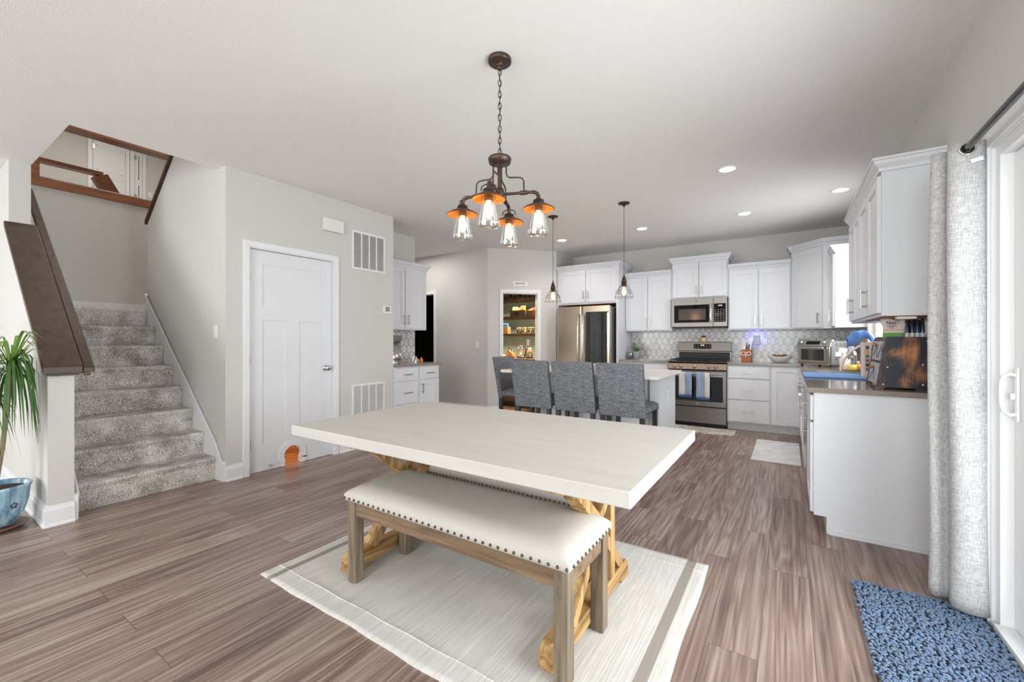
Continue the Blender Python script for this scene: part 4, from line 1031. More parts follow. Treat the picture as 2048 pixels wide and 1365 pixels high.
for k, a0 in enumerate((20, 110, 200, 290)):
    a = R(a0); ca, sa = math.cos(a), math.sin(a)
    def P(r, z, t=0): return (r * ca - t * sa, r * sa + t * ca, z)
    arm = MB().tube([P(.015, 1.993), P(.165, 1.993), P(.185, 1.992), P(.200, 1.985), P(.208, 1.972), P(.210, 1.955)], [.0075, .0075, .010, .010, .010, .010], 10)
    arm.cyl(P(.112, 1.993), P(.150, 1.993), .0115, seg=10); arm.cyl(P(.21, 1.958), P(.21, 1.945), .013, seg=10)
    ao = arm.build('arm', BRONZE, ch)
    MB().tube([P(.036, 2.165), P(.036, 2.105), P(.040, 2.090), P(.052, 2.080), P(.105, 2.076), P(.122, 2.070), P(.130, 2.056), P(.132, 2.000)], .0042, 8).build('side_pipe', BRONZE, ao)
    sh = MB().lathe([(0, 1.947), (.028, 1.947), (.028, 1.934), (.034, 1.932), (.034, 1.926), (.050, 1.922), (.072, 1.910), (.083, RIM - .002), (.084, RIM - .005), (.080, RIM - .004), (.050, 1.917), (.02, 1.921), (0, 1.922)], P(.21, 0), 28).build('shade', BRONZE, ao)
    MB().lathe([(.0815, RIM - .0065), (.070, RIM + .0005), (.050, 1.9155), (.020, 1.9195), (0.001, 1.9200)], P(.21, 0), 28).build('shade_lining', COPPER, sh)
    MB().tube([P(.21, 1.944, -.040), P(.21, 1.966, -.034), P(.21, 1.973, -.018), P(.21, 1.974, 0), P(.21, 1.973, .018), P(.21, 1.966, .034), P(.21, 1.944, .040)], .003, 6).build('shade_bracket', BRONZE, sh)
    MB().lathe([(0, 1.922), (.021, 1.922), (.021, 1.898), (.018, 1.893), (0, 1.893)], P(.21, 0), 18).build('socket', BRONZE, sh)
    MB().lathe([(.033, 1.918), (.036, 1.900), (.046, 1.845), (.055, 1.795), (.0575, 1.783), (.0565, 1.774), (.045, 1.764), (.001, 1.760), (.001, 1.7625), (.044, 1.766), (.0545, 1.775), (.0555, 1.783), (.053, 1.795), (.044, 1.845), (.034, 1.900), (.031, 1.918)], P(.21, 0), 28).build('glass_jar', CLEAR, ao)
    bo = MB().lathe([(r, z + 1.894) for r, z in bulb_profile(.0215, .092)], P(.21, 0), 18).build('bulb', EM_G, ao)
    fl = MB()
    for j in range(6):
        t = 2 * PI * j / 6; fl.tube([P(.21 + .006 * math.cos(t), 1.872, .006 * math.sin(t)), P(.21 + .010 * math.cos(t + .3), 1.838, .010 * math.sin(t + .3)), P(.21 + .005 * math.cos(t + .6), 1.818, .005 * math.sin(t + .6))], .0016, 5)
    fl.build('filament', EM_F, bo)
    g = math.hypot(0, 0)
    wx, wy = CHX + .21 * ca, CHY + .21 * sa
    point('chandelier_glow', (wx, wy, 1.862), 3.0, WARM, .02)
put(ch, (CHX, CHY, 0))

# ================================================================== DINING TABLE, BENCH, RUG
RUG = None
rz = .010
def rug():
    x0, x1, y0, y1 = -2.285, -.355, 1.118, 2.475
    root = thing('area_rug', 'cream woven area rug with a grey stripe at each end under the table', 'rug', ((x0 + x1) / 2, (y0 + y1) / 2, 0))
    cx = (x0 + x1) / 2
    m = stripes('rug_weave', (211, 209, 205), [(x0 + .062 - cx, x0 + .100 - cx, (146, 139, 131)), (x1 - .108 - cx, x1 - .062 - cx, (150, 143, 135))], 0, nscale=38, nst=(4.5, .12, 1), noise=.13)
    vs = []; fs = []; nx, ny = 80, 56
    rnd = random.Random(3)
    for j in range(ny + 1):
        for i in range(nx + 1):
            x = x0 + (x1 - x0) * i / nx; y = y0 + (y1 - y0) * j / ny
            x += .004 * math.sin(y * 9 + 1) if i in (0, nx) else 0; y += (.004 * math.sin(x * 7) + .002 * math.sin(x * 23)) if j in (0, ny) else 0
            z = .008 + .0012 * math.sin(x * 11 + y * 5)
            for dd in (.095,):
                for yy in (y0 + dd, y1 - dd):
                    if abs(y - yy) < .012: z += .003
            vs.append((x, y, z))
    n = nx + 1
    for j in range(ny):
        for i in range(nx): fs.append((j * n + i, j * n + i + 1, (j + 1) * n + i + 1, (j + 1) * n + i))
    base = len(vs)
    edge = [i for i in range(n)] + [j * n + nx for j in range(1, ny + 1)] + [ny * n + i for i in range(nx - 1, -1, -1)] + [j * n for j in range(ny - 1, 0, -1)]
    lo = {}
    for e in edge: lo[e] = len(vs); vs.append((vs[e][0], vs[e][1], 0.0005))
    for a, b in zip(edge, edge[1:] + edge[:1]): fs.append((a, lo[a], lo[b], b))
    MB().add(vs, fs, True).build('weave', m, root)
    rb = MB()
    for yy in (y0 + .095, y1 - .095): MB().tube([(x0 + .01 + (x1 - x0 - .02) * i / 40, yy + .002 * math.sin(i), .0105) for i in range(41)], .0035, 6).build('raised_rib', m, root)
    pass
rug()
tb = thing('dining_table', 'large whitewashed dining table on weathered pine X trestles', 'table', (-1.305, 1.757, 0))
TX0, TX1, TY0, TY1, TZ = -2.216, -.391, 1.238, 2.272, .765
MB().cbox(TX0, TX1, TY0, TY1, TZ - .053, TZ, .004).build('tabletop', CONCRETE, tb)
for px_, nm in ((-1.910, 'a'), (-.730, 'b')):
    wd = .080; yc = 1.762
    f = MB(); fz0 = rz + .002; f0, f1 = 1.352, 2.150
    f.prism([(f0, fz0 + .02), (f0, fz0), (f0 + .10, fz0), (f0 + .12, fz0 + .022), (f1 - .12, fz0 + .022), (f1 - .10, fz0), (f1, fz0), (f1, fz0 + .02), (f1 - .004, fz0 + .060), (f1 - .03, fz0 + .088), (f0 + .03, fz0 + .088), (f0 + .004, fz0 + .060)], px_ - wd / 2, px_ + wd / 2, 'x')
    f.build('foot', PINE_Y, tb, .004)
    MB().box(px_ - wd / 2, px_ + wd / 2, 1.40, 2.12, TZ - .053 - .070, TZ - .0535).build('top_rail', PINE_Y, tb, .003)
    MB().box(px_ - .030, px_ + .040, 1.896, 1.950, fz0 + .0885, TZ - .053 - .0705).build('post', PINE_Z, tb, .003)
    za, zb_ = fz0 + .090, TZ - .124; zm = .405
    for (p, q_) in (((yc - .262, za), (yc - .010, zm - .02)), ((yc + .290, za), (yc + .010, zm - .02)), ((yc - .010, zm + .025), (yc - .255, zb_)), ((yc + .020, zm + .025), (yc + .29, zb_))):
        MB().bar((px_ + .004, p[0], p[1]), (px_ + .004, q_[0], q_[1]), .068, .048, (0, 0, 1)).build('diagonal_brace', PINE_Z, tb, .002)
MB().box(-1.869, -.771, 1.735, 1.795, .090, .160).build('stretcher', PINE_X, tb, .003)
MB().box(-1.869, -.771, 1.725, 1.805, .1605, .182).build('stretcher_cap', PINE_X, tb, .003)
for sx, px_ in ((1, -1.869), (-1, -.771)):
    MB().bar((px_ + sx * .01, 1.765, .38), (px_ + sx * .20, 1.765, .195), .045, .045, (0, 0, 1)).build('stretcher_brace', PINE_X, tb, .002)
# bench
bn = thing('dining_bench', 'upholstered oatmeal bench with nailhead trim and square wooden legs', 'bench', (-1.24, 1.53, 0))
BX0, BX1, BY0, BY1 = -1.845, -.635, 1.318, 1.706; lw = .055
for x in (BX0, BX1 - lw):
    for y in (BY0, BY1 - lw):
        MB().cbox(x, x + lw, y, y + lw, rz + .002, .418, .003).build('leg', GREY_Z, bn)
MB().box(BX0 + lw, BX1 - lw, BY0 + .006, BY0 + .030, .345, .418).build('front_rail', GREY_X, bn, .002)
MB().box(BX0 + lw, BX1 - lw, BY1 - .030, BY1 - .006, .345, .418).build('back_rail', GREY_X, bn, .002)
for x in (BX0 + .008, BX1 - .032): MB().box(x, x + .024, BY0 + lw, BY1 - lw, .345, .418).build('side_rail', GREY_X, bn, .002)
# cushion : domed cushion with soft edges
cx0, cx1, cy0, cy1, cz0_, cz1_ = BX0 - .012, BX1 + .012, BY0 - .012, BY1 + .012, .419, .492
vs = []; fs = []; nx, ny = 60, 26
def cz(u, v):
    # u,v in 0..1 ; distance to edges
    lx, ly = (cx1 - cx0), (cy1 - cy0)
    dx = min(u, 1 - u) * lx; dy = min(v, 1 - v) * ly; r_ = .085; rx_ = .12
    kx = 1.0 if dx > rx_ else math.sqrt(max(0, 1 - (1 - dx / rx_) ** 2)); ky = 1.0 if dy > r_ else math.sqrt(max(0, 1 - (1 - dy / r_) ** 2))
    return cz0_ + .026 + (cz1_ - cz0_ - .026) * (min(kx, ky) * .55 + kx * ky * .45) + .004 * math.sin(PI * v) * kx
def us(n, k=1.0): return [.5 - .5 * math.cos(PI * i / n) * (1) for i in range(n + 1)]
U, V = us(nx), us(ny)
for v in V:
    for u in U: vs.append((cx0 + (cx1 - cx0) * u, cy0 + (cy1 - cy0) * v, cz(u, v)))
n = nx + 1
for j in range(ny):
    for i in range(nx): fs.append((j * n + i, j * n + i + 1, (j + 1) * n + i + 1, (j + 1) * n + i))
edge = [i for i in range(n)] + [j * n + nx for j in range(1, ny + 1)] + [ny * n + i for i in range(nx - 1, -1, -1)] + [j * n for j in range(ny - 1, 0, -1)]
prev = edge
for zz, ins in ((cz0_ + .012, .0), (cz0_, .003)):
    cur = []
    for e in edge:
        x, y, z = vs[e]; x += ins * (1 if x < BX0 else (-1 if x > BX1 else 0)); y += ins * (1 if y < BY0 else (-1 if y > BY1 else 0)); cur.append(len(vs)); vs.append((x, y, zz))
    for a, b, c_, d_ in zip(prev, cur, cur[1:] + cur[:1], prev[1:] + prev[:1]): fs.append((a, b, c_, d_))
    prev = cur
fs.append(prev)
cu_ = MB().add(vs, fs, True).build('cushion', LINEN, bn)
NAIL = mat('nailhead', (92, 88, 84), .3, 1.0, var=.15)
def nails(parent, pts, r=.0062):
    bm = MB()
    for p, nrm in pts:
        bm.ball(p, r, r, r, 8, 6)
    o = bm.build('nailhead_trim', NAIL, parent); return o
pts = []
k = 34
for i in range(k + 1):
    x = cx0 + .008 + (cx1 - cx0 - .016) * i / k; pts.append(((x, cy0 - .001, cz0_ + .013), 0)); pts.append(((x, cy1 + .001, cz0_ + .013), 0))
for i in range(1, 12):
    y = cy0 + (cy1 - cy0) * i / 12; pts.append(((cx0 - .001, y, cz0_ + .013), 0)); pts.append(((cx1 + .001, y, cz0_ + .013), 0))
nails(cu_, pts)

# ------------------------------------------------ counter stools
def stool():
    s = local('counter_stool', 'x', 'stool', 'grey upholstered counter stools')
    W, D = .385, .44     # seat front at +y, back at y=0 .. ; origin under the back's bottom centre
    # seat cushion
    st = MB().cbox(-W / 2, W / 2, .045, D, .605, .665, .018)
    st.build('seat', STOOLF, s)
    sp = MB()
    vs = []; fs = []; nx, ny = 12, 12
    for j in range(ny + 1):
        for i in range(nx + 1):
            u, v = i / nx, j / ny; k = (1 - (2 * u - 1) ** 6) * (1 - (2 * v - 1) ** 6)
            vs.append((-W / 2 + .004 + (W - .008) * u, .05 + (D - .055) * v, .660 + .024 * max(0, k) ** .6))
    n = nx + 1
    for j in range(ny):
        for i in range(nx): fs.append((j * n + i, j * n + i + 1, (j + 1) * n + i + 1, (j + 1) * n + i))
    sp.add(vs, fs, True).build('seat_cushion', STOOLF, s)
    # back, leaning to -y
    bt, lean = .058, .085
    def yb(z): return -lean * ((z - .585) / .445) ** 1.15 if z > .585 else 0
    zs = [.585 + .445 * i / 14 for i in range(15)]
    prof = [(yb(z), z) for z in zs]
    poly = prof + [(p[0] + bt * (.75 if i == 0 else 1), p[1]) for i, p in enumerate(reversed(prof))]
    bm = bmesh.new(); vs0 = [bm.verts.new((-W / 2, p[0], p[1])) for p in poly]; vs1 = [bm.verts.new((W / 2, p[0], p[1])) for p in poly]
    n = len(poly)
    bm.faces.new(vs0[::-1]); bm.faces.new(vs1)
    for i in range(n): bm.faces.new((vs0[i], vs0[(i + 1) % n], vs1[(i + 1) % n], vs1[i]))
    bmesh.ops.recalc_face_normals(bm, faces=bm.faces)
    ed = [e for e in bm.edges if e.calc_face_angle(0) > R(50)]
    bmesh.ops.bevel(bm, geom=ed, offset=.012, segments=3, profile=.6, affect='EDGES')
    MBb = MB().from_bm(bm, True); bo = MBb.build('backrest', STOOLF, s)
    m = MB()
    for sx in (-1, 1):
        for i in range(24):
            z = .60 + .415 * i / 23; m.ball((sx * (W / 2 + .0005), yb(z) + .016, z), .0042, .0042, .0042, 6, 4)
            m.ball((sx * (W / 2 + .0005), yb(z) + bt - .012, z), .0042, .0042, .0042, 6, 4) if i > 5 else None
        for i in range(16):
            y = .07 + .35 * i / 15; m.ball((sx * (W / 2 + .0005), y, .617), .0042, .0042, .0042, 6, 4)
    m.build('nailhead_trim', NAIL, s)
    for sx in (-1, 1):
        MB().prism([(.005, .61), (.045, .61), (.030, 0), (-.005, 0)], sx * (W / 2 - .045), sx * (W / 2 - .008), 'x').build('leg', ESPR_Z, s, .002)
        MB().prism([(D - .05, .61), (D - .01, .61), (D - .015, 0), (D - .045, 0)], sx * (W / 2 - .045), sx * (W / 2 - .008), 'x').build('leg', ESPR_Z, s, .002)
    MB().box(-W / 2 + .04, W / 2 - .04, D - .04, D - .018, .17, .20).build('footrest', ESPR_Z, s)
    for sx in (-1, 1): MB().box(sx * (W / 2 - .037), sx * (W / 2 - .017), .035, D - .045, .20, .225).build('stretcher', ESPR_Z, s)
    return s
s1 = stool()
spots = [(-2.010, 3.415, 0, 'grey nailhead counter stool with its back to the table, the one closest to the pantry'), (-1.580, 3.415, 0, 'grey nailhead counter stool, middle of the three with backs to the table'),
         (-1.150, 3.395, 0, 'grey nailhead counter stool nearest the range, its seat in full view'), (-2.665, 3.985, -90, 'grey nailhead counter stool at the narrow end of the island, seen side-on')]
for i, (x, y, a, l) in enumerate(spots):
    o = s1 if i == 0 else copy_tree(s1)
    o['label'] = l; put(o, (x, y, 0), a)

# second bench on the far side of the table
def bench2():
    r = thing('dining_bench', 'second upholstered bench tucked under the far side of the dining table', 'bench', (-1.295, 2.03, 0))
    a0, a1, b0, b1 = -1.80, -.795, 1.842, 2.235
    for x in (a0, a1 - lw):
        for y in (b0, b1 - lw): MB().cbox(x, x + lw, y, y + lw, rz + .002, .418, .003).build('leg', GREY_Z, r)
    for y in (b0 + .006, b1 - .030): MB().box(a0 + lw, a1 - lw, y, y + .024, .345, .418).build('rail', GREY_X, r)
    bm = bmesh.new(); bmesh.ops.create_cube(bm, size=1)
    for v in bm.verts: v.co = Vector(((a0 + a1) / 2 + v.co.x * (a1 - a0 + .024), (b0 + b1) / 2 + v.co.y * (b1 - b0 + .024), .455 + v.co.z * .072))
    bmesh.ops.bevel(bm, geom=[e for e in bm.edges if max(e.verts[0].co.z, e.verts[1].co.z) > .48], offset=.045, segments=5, profile=.55, affect='EDGES')
    c = MB().from_bm(bm, True).build('cushion', LINEN, r)
    m = MB()
    for i in range(40): m.ball((a0 + (a1 - a0) * i / 39, b0 - .013, .432), .0055, seg=8, rings=6)
    m.build('nailhead_trim', NAIL, c)
bench2()

# ================================================================== LEFT WALL FITTINGS
W_ = LX
def wall_plate(label, cx_, cz_, n=1, face='x', at=None, w1=.070, h=.115, kind='rocker', group=None):
    ww = w1 + .046 * (n - 1)
    m = MB().cbox(-ww / 2, ww / 2, -.006, 0, -h / 2, h / 2, .002)
    r = local('light_switch' if kind == 'rocker' else 'wall_outlet', label, 'light switch' if kind == 'rocker' else 'outlet', group)
    m.build('plate', TRIM, r)
    for i in range(n):
        x = (i - (n - 1) / 2) * .046
        if kind == 'rocker':
            MB().cbox(x - .016, x + .016, -.0095, -.0062, -.033, .033, .001).build('rocker', TRIM, r)
        else:
            for s in (-1, 1): MB().cbox(x - .016, x + .016, -.0085, -.0062, s * .022 - .014, s * .022 + .014, .001).build('socket', TRIM, r)
    return r
r = wall_plate('white light switch on the stair wall beside the skirt board', 0, 0); r.location = (-4.225, 1.6895, 1.29)
r = wall_plate('white double light switch on the hall wall', 0, 0, 1); r.location = (-4.305, 5.5395, 1.145); r['label'] = 'white light switch on the hall wall left of the pantry'
def vent(label, y0, y1, z0, z1):
    r = thing('return_air_vent', label, 'vent', (W_, (y0 + y1) / 2, z0), 'white return air vents')
    b = .022; m = MB()
    x0, x1 = W_ + .0005, W_ + .010
    m.box(x0, x1, y0, y0 + b, z0, z1); m.box(x0, x1, y1 - b, y1, z0, z1); m.box(x0, x1, y0 + b, y1 - b, z0, z0 + b); m.box(x0, x1, y0 + b, y1 - b, z1 - b, z1)
    for i in range(1, 4):
        yy = y0 + b + (y1 - y0 - 2 * b) * i / 4; m.box(x0, x1, yy - .007, yy + .007, z0 + b, z1 - b)
    m.build('frame', TRIM, r)
    m = MB(); n = int((z1 - z0 - 2 * b) / .0125)
    for i in range(n):
        z = z0 + b + (i + .5) * (z1 - z0 - 2 * b) / n
        m.add([(W_ + .001, y0 + b, z + .006), (W_ + .001, y1 - b, z + .006), (W_ + .008, y1 - b, z - .003), (W_ + .008, y0 + b, z - .003), (W_ + .001, y0 + b, z + .0075), (W_ + .001, y1 - b, z + .0075), (W_ + .0085, y1 - b, z - .0015), (W_ + .0085, y0 + b, z - .0015)], [(0, 1, 2, 3), (4, 5, 6, 7), (3, 2, 6, 7), (0, 3, 7, 4), (1, 2, 6, 5)])
    m.build('louvers', mat('vent_louver', (204, 204, 203), .5), r)
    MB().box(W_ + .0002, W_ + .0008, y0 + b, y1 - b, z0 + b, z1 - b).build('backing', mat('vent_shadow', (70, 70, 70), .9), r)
vent('white return air vent high on the wall right of the cat-hole door', 2.942, 3.398, 2.011, 2.443)
vent('white return air vent low on the wall behind the table corner', 2.942, 3.392, .300, .723)
c = MB().cbox(W_, W_ + .05, 2.582, 2.812, 2.358, 2.488, .006).build('door_chime', mat('white_plastic', (225, 225, 223), .5), None); tag(c, 'white door chime box near the ceiling above the cat-hole door', 'door chime')
t = thing('thermostat', 'small white thermostat with a grey screen', 'thermostat', (W_, 3.42, 1.52))
MB().cbox(W_, W_ + .025, 3.362, 3.482, 1.528, 1.632, .005).build('case', MATS['white_plastic'], t)
MB().box(W_ + .0252, W_ + .0262, 3.392, 3.452, 1.560, 1.615).build('screen', mat('lcd_grey', (128, 132, 130), .3), t)

# ================================================================== COFFEE ALCOVE ITEMS
dsp = thing('countertop_appliance', 'stainless appliance with a grey lid and clear middle on the coffee counter', 'appliance', (-4.2, 3.62, CZ_))
dx, dy = -4.235, 3.665
MB().lathe([(0, 0), (.115, 0), (.118, .006), (.112, .020), (.125, .060), (.132, .130), (.128, .134), (0, .134)], (dx, dy, CZ_), 28).build('steel_bowl', STEEL, dsp)
MB().lathe([(.120, .136), (.124, .148), (.118, .150), (.118, .290), (.112, .290), (.112, .152), (.0, .150)], (dx, dy, CZ_), 28).build('clear_body', glass('milky_glass', (.93, .93, .93), .1, .12), dsp)
MB().lathe([(0, .292), (.128, .292), (.132, .300), (.132, .352), (.126, .362), (0, .364)], (dx, dy, CZ_), 28).build('lid', mat('grey_lid', (104, 104, 103), .45), dsp)
MB().lathe([(0, .151), (.10, .151), (.10, .20), (.06, .24), (0, .25)], (dx, dy, CZ_), 20).build('filling', mat('white_filling', (232, 232, 230), .9), dsp)
ls = thing('letter_sign', 'small black and white standing sign at the end of the coffee counter', 'sign', (-4.22, 4.03, CZ_))
mm = MB().box(-.03, .03, -.002, .010, 0, .085).move(Matrix.Translation((-4.17, 4.00, CZ_)) @ Matrix.Rotation(R(70), 4, 'Z')); mm.build('board', mat('white_board', (235, 235, 233), .6), ls)
MB().prism([(-.025, .002), (-.012, .002), (.025, .083), (.010, .083)], -.0026, -.0056, 'y').move(Matrix.Translation((-4.17, 4.00, CZ_)) @ Matrix.Rotation(R(70), 4, 'Z')).build('black_stripe', BLACK, ls)
AMB = mat('glowing_amber_glass', (190, 92, 34), .12, var=.2, emit=(.9, .30, .06), es=.25)  # faint glow built into the amber colour; the ornaments are no lamps
for (x, y, h, lab, m_) in ((-4.36, 4.165, .060, 'small amber ornament next to the black and white sign', AMB), (-4.33, 4.215, .050, 'small pale ornament between the two amber ones', mat('pale_ornament', (190, 180, 172), .4)), (-4.31, 4.265, .068, 'amber ornament at the very end of the coffee counter', AMB)):
    o = MB().lathe([(0, 0), (.020, 0), (.023, h * .3), (.018, h * .55), (.007, h * .75), (.004, h), (0, h)], (x, y, CZ_), 14).build('ornament', m_, None); tag(o, lab, 'ornament', 'ornaments on the coffee counter')

# ================================================================== PANTRY
SHW = wood('pantry_shelf_wood', (58, 38, 24), (98, 68, 42), 1, 0, .5, .05)
for z, lab in ((1.975, 'top dark wooden pantry shelf holding dark bottles'), (1.640, 'dark wooden pantry shelf with the snack crates'), (1.318, 'dark wooden pantry shelf with the row of jars'), (.860, 'dark wooden pantry counter with the kettle and coffee maker')):
    d0 = 6.66 if z > 1 else 6.40
    o = MB().box(-4.955, -3.385, d0, 6.985, z - .022, z + .022).build('pantry_shelf', SHW, None); tag(o, lab, 'shelf', 'pantry shelves')
    if z > 1:
        a = area('pantry_strip', (-4.2, 6.70, z - .03), (R(-20), 0, 0), 1.3, .03, 17.0, (1.0, .82, .54)); a.data.spread = R(160)
area('pantry_ceiling', (-4.1, 6.4, 2.6), (0, 0, 0), .3, .3, 1.2, WARM)
JT = glass('jar_glass', (.97, .96, .92), 0, .04)
jar_fill = [mat('coffee_beans', (92, 58, 36), .8), mat('flour_fill', (226, 196, 140), .9), mat('oats_fill', (214, 178, 116), .9), mat('sugar_fill', (216, 170, 96), .9)]
WD = mat('pale_wood_lid', (206, 166, 112), .6)
for i, x in enumerate((-4.235, -4.115, -3.995, -3.890)):
    r = thing('storage_jar', ['glass storage jar with dark contents and a black label', 'glass storage jar of pale flour, second in the row on the pantry shelf', 'glass storage jar of oats, third in the row on the pantry shelf', 'glass storage jar half hidden by the pantry door casing'][i], 'jar', (x, 6.72, 1.3405), 'jars on the pantry shelf')
    MB().lathe([(0, 0), (.048, 0), (.050, .005), (.050, .085), (.040, .098), (.040, .102), (.036, .102), (.036, .095), (.046, .083), (.046, .006), (0, .005)], (x, 6.72, 1.3405), 20).build('jar_body', JT, r)
    MB().lathe([(0, .006), (.044, .006), (.044, .070), (0, .072)], (x, 6.72, 1.3405), 18).build('contents', jar_fill[i], r)
    MB().lathe([(0, .1025), (.043, .1025), (.043, .116), (0, .118)], (x, 6.72, 1.3405), 18).build('lid', WD, r)
    MB().lathe([(0, 0), (.021, 0), (.021, .001), (0, .001)], seg=18).move(Matrix.Translation((x - .003, 6.668, 1.385)) @ Matrix.Rotation(R(90), 4, 'X')).build('label_disc', BLACK, r)
ORD = ['first', 'second', 'third', 'fourth', 'fifth', 'sixth', 'seventh', 'eighth', 'ninth']
CR = mat('dark_crate', (84, 66, 50), .8, var=.2)
SN = [mat('snack_yellow', (230, 178, 60), .5), mat('snack_pink', (214, 120, 110), .5), mat('snack_cream', (236, 214, 150), .5), mat('snack_green', (86, 112, 74), .5)]
rn = random.Random(5)
for i, (x0, x1, y0, y1, h) in enumerate(((-4.415, -4.085, 6.68, 6.86, .115), (-4.06, -3.95, 6.70, 6.82, .10), (-3.945, -3.87, 6.70, 6.80, .105))):
    zb = 1.6625
    r = thing('snack_crate', ['long dark crate full of snack packets on the pantry shelf', 'dark box of packets beside the long pantry crate', 'small reddish box at the right end of the snack shelf'][i], 'crate', ((x0 + x1) / 2, (y0 + y1) / 2, zb), 'crates on the pantry snack shelf')
    m = MB().box(x0, x1, y0, y0 + .01, zb, zb + h).box(x0, x1, y1 - .01, y1, zb, zb + h).box(x0, x0 + .01, y0 + .01, y1 - .01, zb, zb + h).box(x1 - .01, x1, y0 + .01, y1 - .01, zb, zb + h).box(x0 + .01, x1 - .01, y0 + .01, y1 - .01, zb, zb + .01)
    m.build('crate_body', CR if i < 2 else mat('reddish_box', (140, 74, 44), .7), r)
    if i == 0:
        MB().box((x0 + x1) / 2 - .055, (x0 + x1) / 2 + .035, y0 - .003, y0 - .0005, zb + .02, zb + .08).build('label_plate', BLACK, r)
    n_ = 9 if i == 0 else (2 if i == 1 else 1)
    for j in range(n_):
        x = x0 + .03 + (x1 - x0 - .06) * (j + .5) / n_; hh = rn.uniform(.12, .21) if i == 0 else rn.uniform(.11, .15)
        q = MB().prism([(-.020, zb + .012), (.020, zb + .012), (.023, zb + hh), (.010, zb + hh + .012), (-.023, zb + hh)], -.012, .012, 'y').move(Matrix.Translation((x, (y0 + y1) / 2 + (j % 2) * .056 - .030, 0)) @ Matrix.Rotation(rn.uniform(-.04, .04), 4, 'Z'))
        o = q.build('snack_packet', SN[j % 4 if rn.random() < .5 else rn.randrange(3)], None); ix = SN.index(o.data.materials[0]); tag(o, ['yellow', 'pink', 'cream', 'dark green'][ix] + ' snack packet, ' + (ORD[j] + ' from the left in the long dark pantry crate' if i == 0 else (ORD[j] + ' in the dark box beside the long pantry crate' if i == 1 else 'in the small reddish pantry box')), 'packet', 'snack packets in the pantry crates')
r = thing('cardboard_box', 'brown box holding up a blue and white packet on the pantry jar shelf', 'box', (-4.54, 6.74, 1.3405))
MB().box(-4.62, -4.475, 6.69, 6.80, 1.3405, 1.470).build('box_body', mat('kraft_box', (190, 138, 92), .7), r)
o = MB().cbox(-4.60, -4.49, 6.70, 6.76, 1.4705, 1.535, .006).build('food_packet', mat('blue_packet', (58, 108, 170), .5, var=.5, scale=30), None); tag(o, 'blue and white packet on the brown pantry box', 'packet')
GB = mat('dark_bottle_glass', (28, 30, 34), .08, spec=.7)
for i in range(7):
    x = -4.56 + i * .105; h = (.11, .15, .12, .17, .10, .09, .07)[i]
    o = MB().lathe([(0, 0), (.030, 0), (.033, .01), (.033, h * .55), (.012, h * .75), (.012, h), (0, h)], (x, 6.76, 1.9975), 14).build('dark_bottle', GB, None); tag(o, ORD[i] + ' dark bottle from the left on the top pantry shelf', 'bottle', 'dark bottles on the top pantry shelf')
# kettle, coffee maker, pumpkin, knife block, outlet
ZP = .8825
kt = thing('electric_kettle', 'glass and black electric kettle on the pantry counter', 'kettle', (-4.16, 6.66, ZP))
MB().lathe([(0, 0), (.075, 0), (.078, .02), (0, .022)], (-4.16, 6.66, ZP), 20).build('base', BLACK, kt)
MB().lathe([(0, .023), (.070, .023), (.074, .06), (.064, .17), (.052, .21), (.048, .21), (.060, .17), (.070, .06), (.066, .03), (0, .03)], (-4.16, 6.66, ZP), 22).build('glass_body', JT, kt)
MB().lathe([(0, .211), (.054, .211), (.050, .225), (.012, .235), (0, .245)], (-4.16, 6.66, ZP), 20).build('lid', BLACK, kt)
MB().tube([(-4.11, 6.655, ZP + .215), (-4.06, 6.65, ZP + .215), (-4.035, 6.645, ZP + .16), (-4.05, 6.645, ZP + .08), (-4.085, 6.65, ZP + .035)], .012, 8).build('handle', BLACK, kt)
cf = thing('pour_over_coffee_maker', 'glass pour-over coffee maker with a wooden collar on the pantry counter', 'coffee maker', (-3.955, 6.62, ZP))
MB().lathe([(0, .003), (.065, .003), (.072, .03), (.066, .08), (.030, .12), (.028, .135), (.065, .205), (.062, .205), (.026, .137), (.026, .12), (.062, .08), (.068, .03), (.062, .006), (0, .006)], (-3.955, 6.62, ZP), 22).build('carafe', JT, cf)
MB().lathe([(0, .008), (.060, .008), (.064, .03), (.058, .075), (0, .076)], (-3.955, 6.62, ZP), 20).build('coffee', mat('brewed_coffee', (38, 20, 14), .1), cf)
MB().lathe([(.034, .104), (.046, .112), (.040, .148), (.034, .148)], (-3.955, 6.62, ZP), 20, close=True).build('wooden_collar', mat('orange_wood', (206, 134, 62), .5), cf)
pk = thing('glass_pumpkin', 'small amber ribbed glass pumpkin on the pantry counter', 'ornament', (-4.50, 6.55, ZP))
m = MB()
for i in range(8): a = 2 * PI * i / 8; m.ball((-4.50 + .035 * math.cos(a), 6.55 + .035 * math.sin(a), ZP + .034), .030, .030, .034, 10, 8)
m.build('pumpkin_body', mat('amber_pumpkin', (204, 134, 70), .25, var=.2), pk)
MB().cyl((-4.50, 6.55, ZP + .06), (-4.495, 6.55, ZP + .085), .006, .004, 8).build('stem', mat('stem_green', (86, 92, 52), .6), pk)
kb = thing('pantry_knife_block', 'bright orange wooden knife block with blue-handled tools in the pantry', 'knife block', (-4.27, 6.45, ZP))
ORG = mat('orange_block_wood', (222, 118, 44), .5, var=.15)
m = MB().prism([(-.055, 0), (.055, 0), (.055, .09), (-.02, .155), (-.055, .15)], -.05, .05, 'y').move(Matrix.Translation((-4.245, 6.46, ZP))); m.build('block', ORG, kb)
BLH = mat('blue_handle', (38, 70, 92), .4)
for i in range(4): MB().cyl((-4.27 + i * .022, 6.46 + (i % 2) * .03, ZP + .135 - i * .012), (-4.30 + i * .03, 6.46 + (i % 2) * .03, ZP + .205 - i * .022), .009, .011, 8).build('knife_handle', BLH if i % 2 else BLACK, kb)
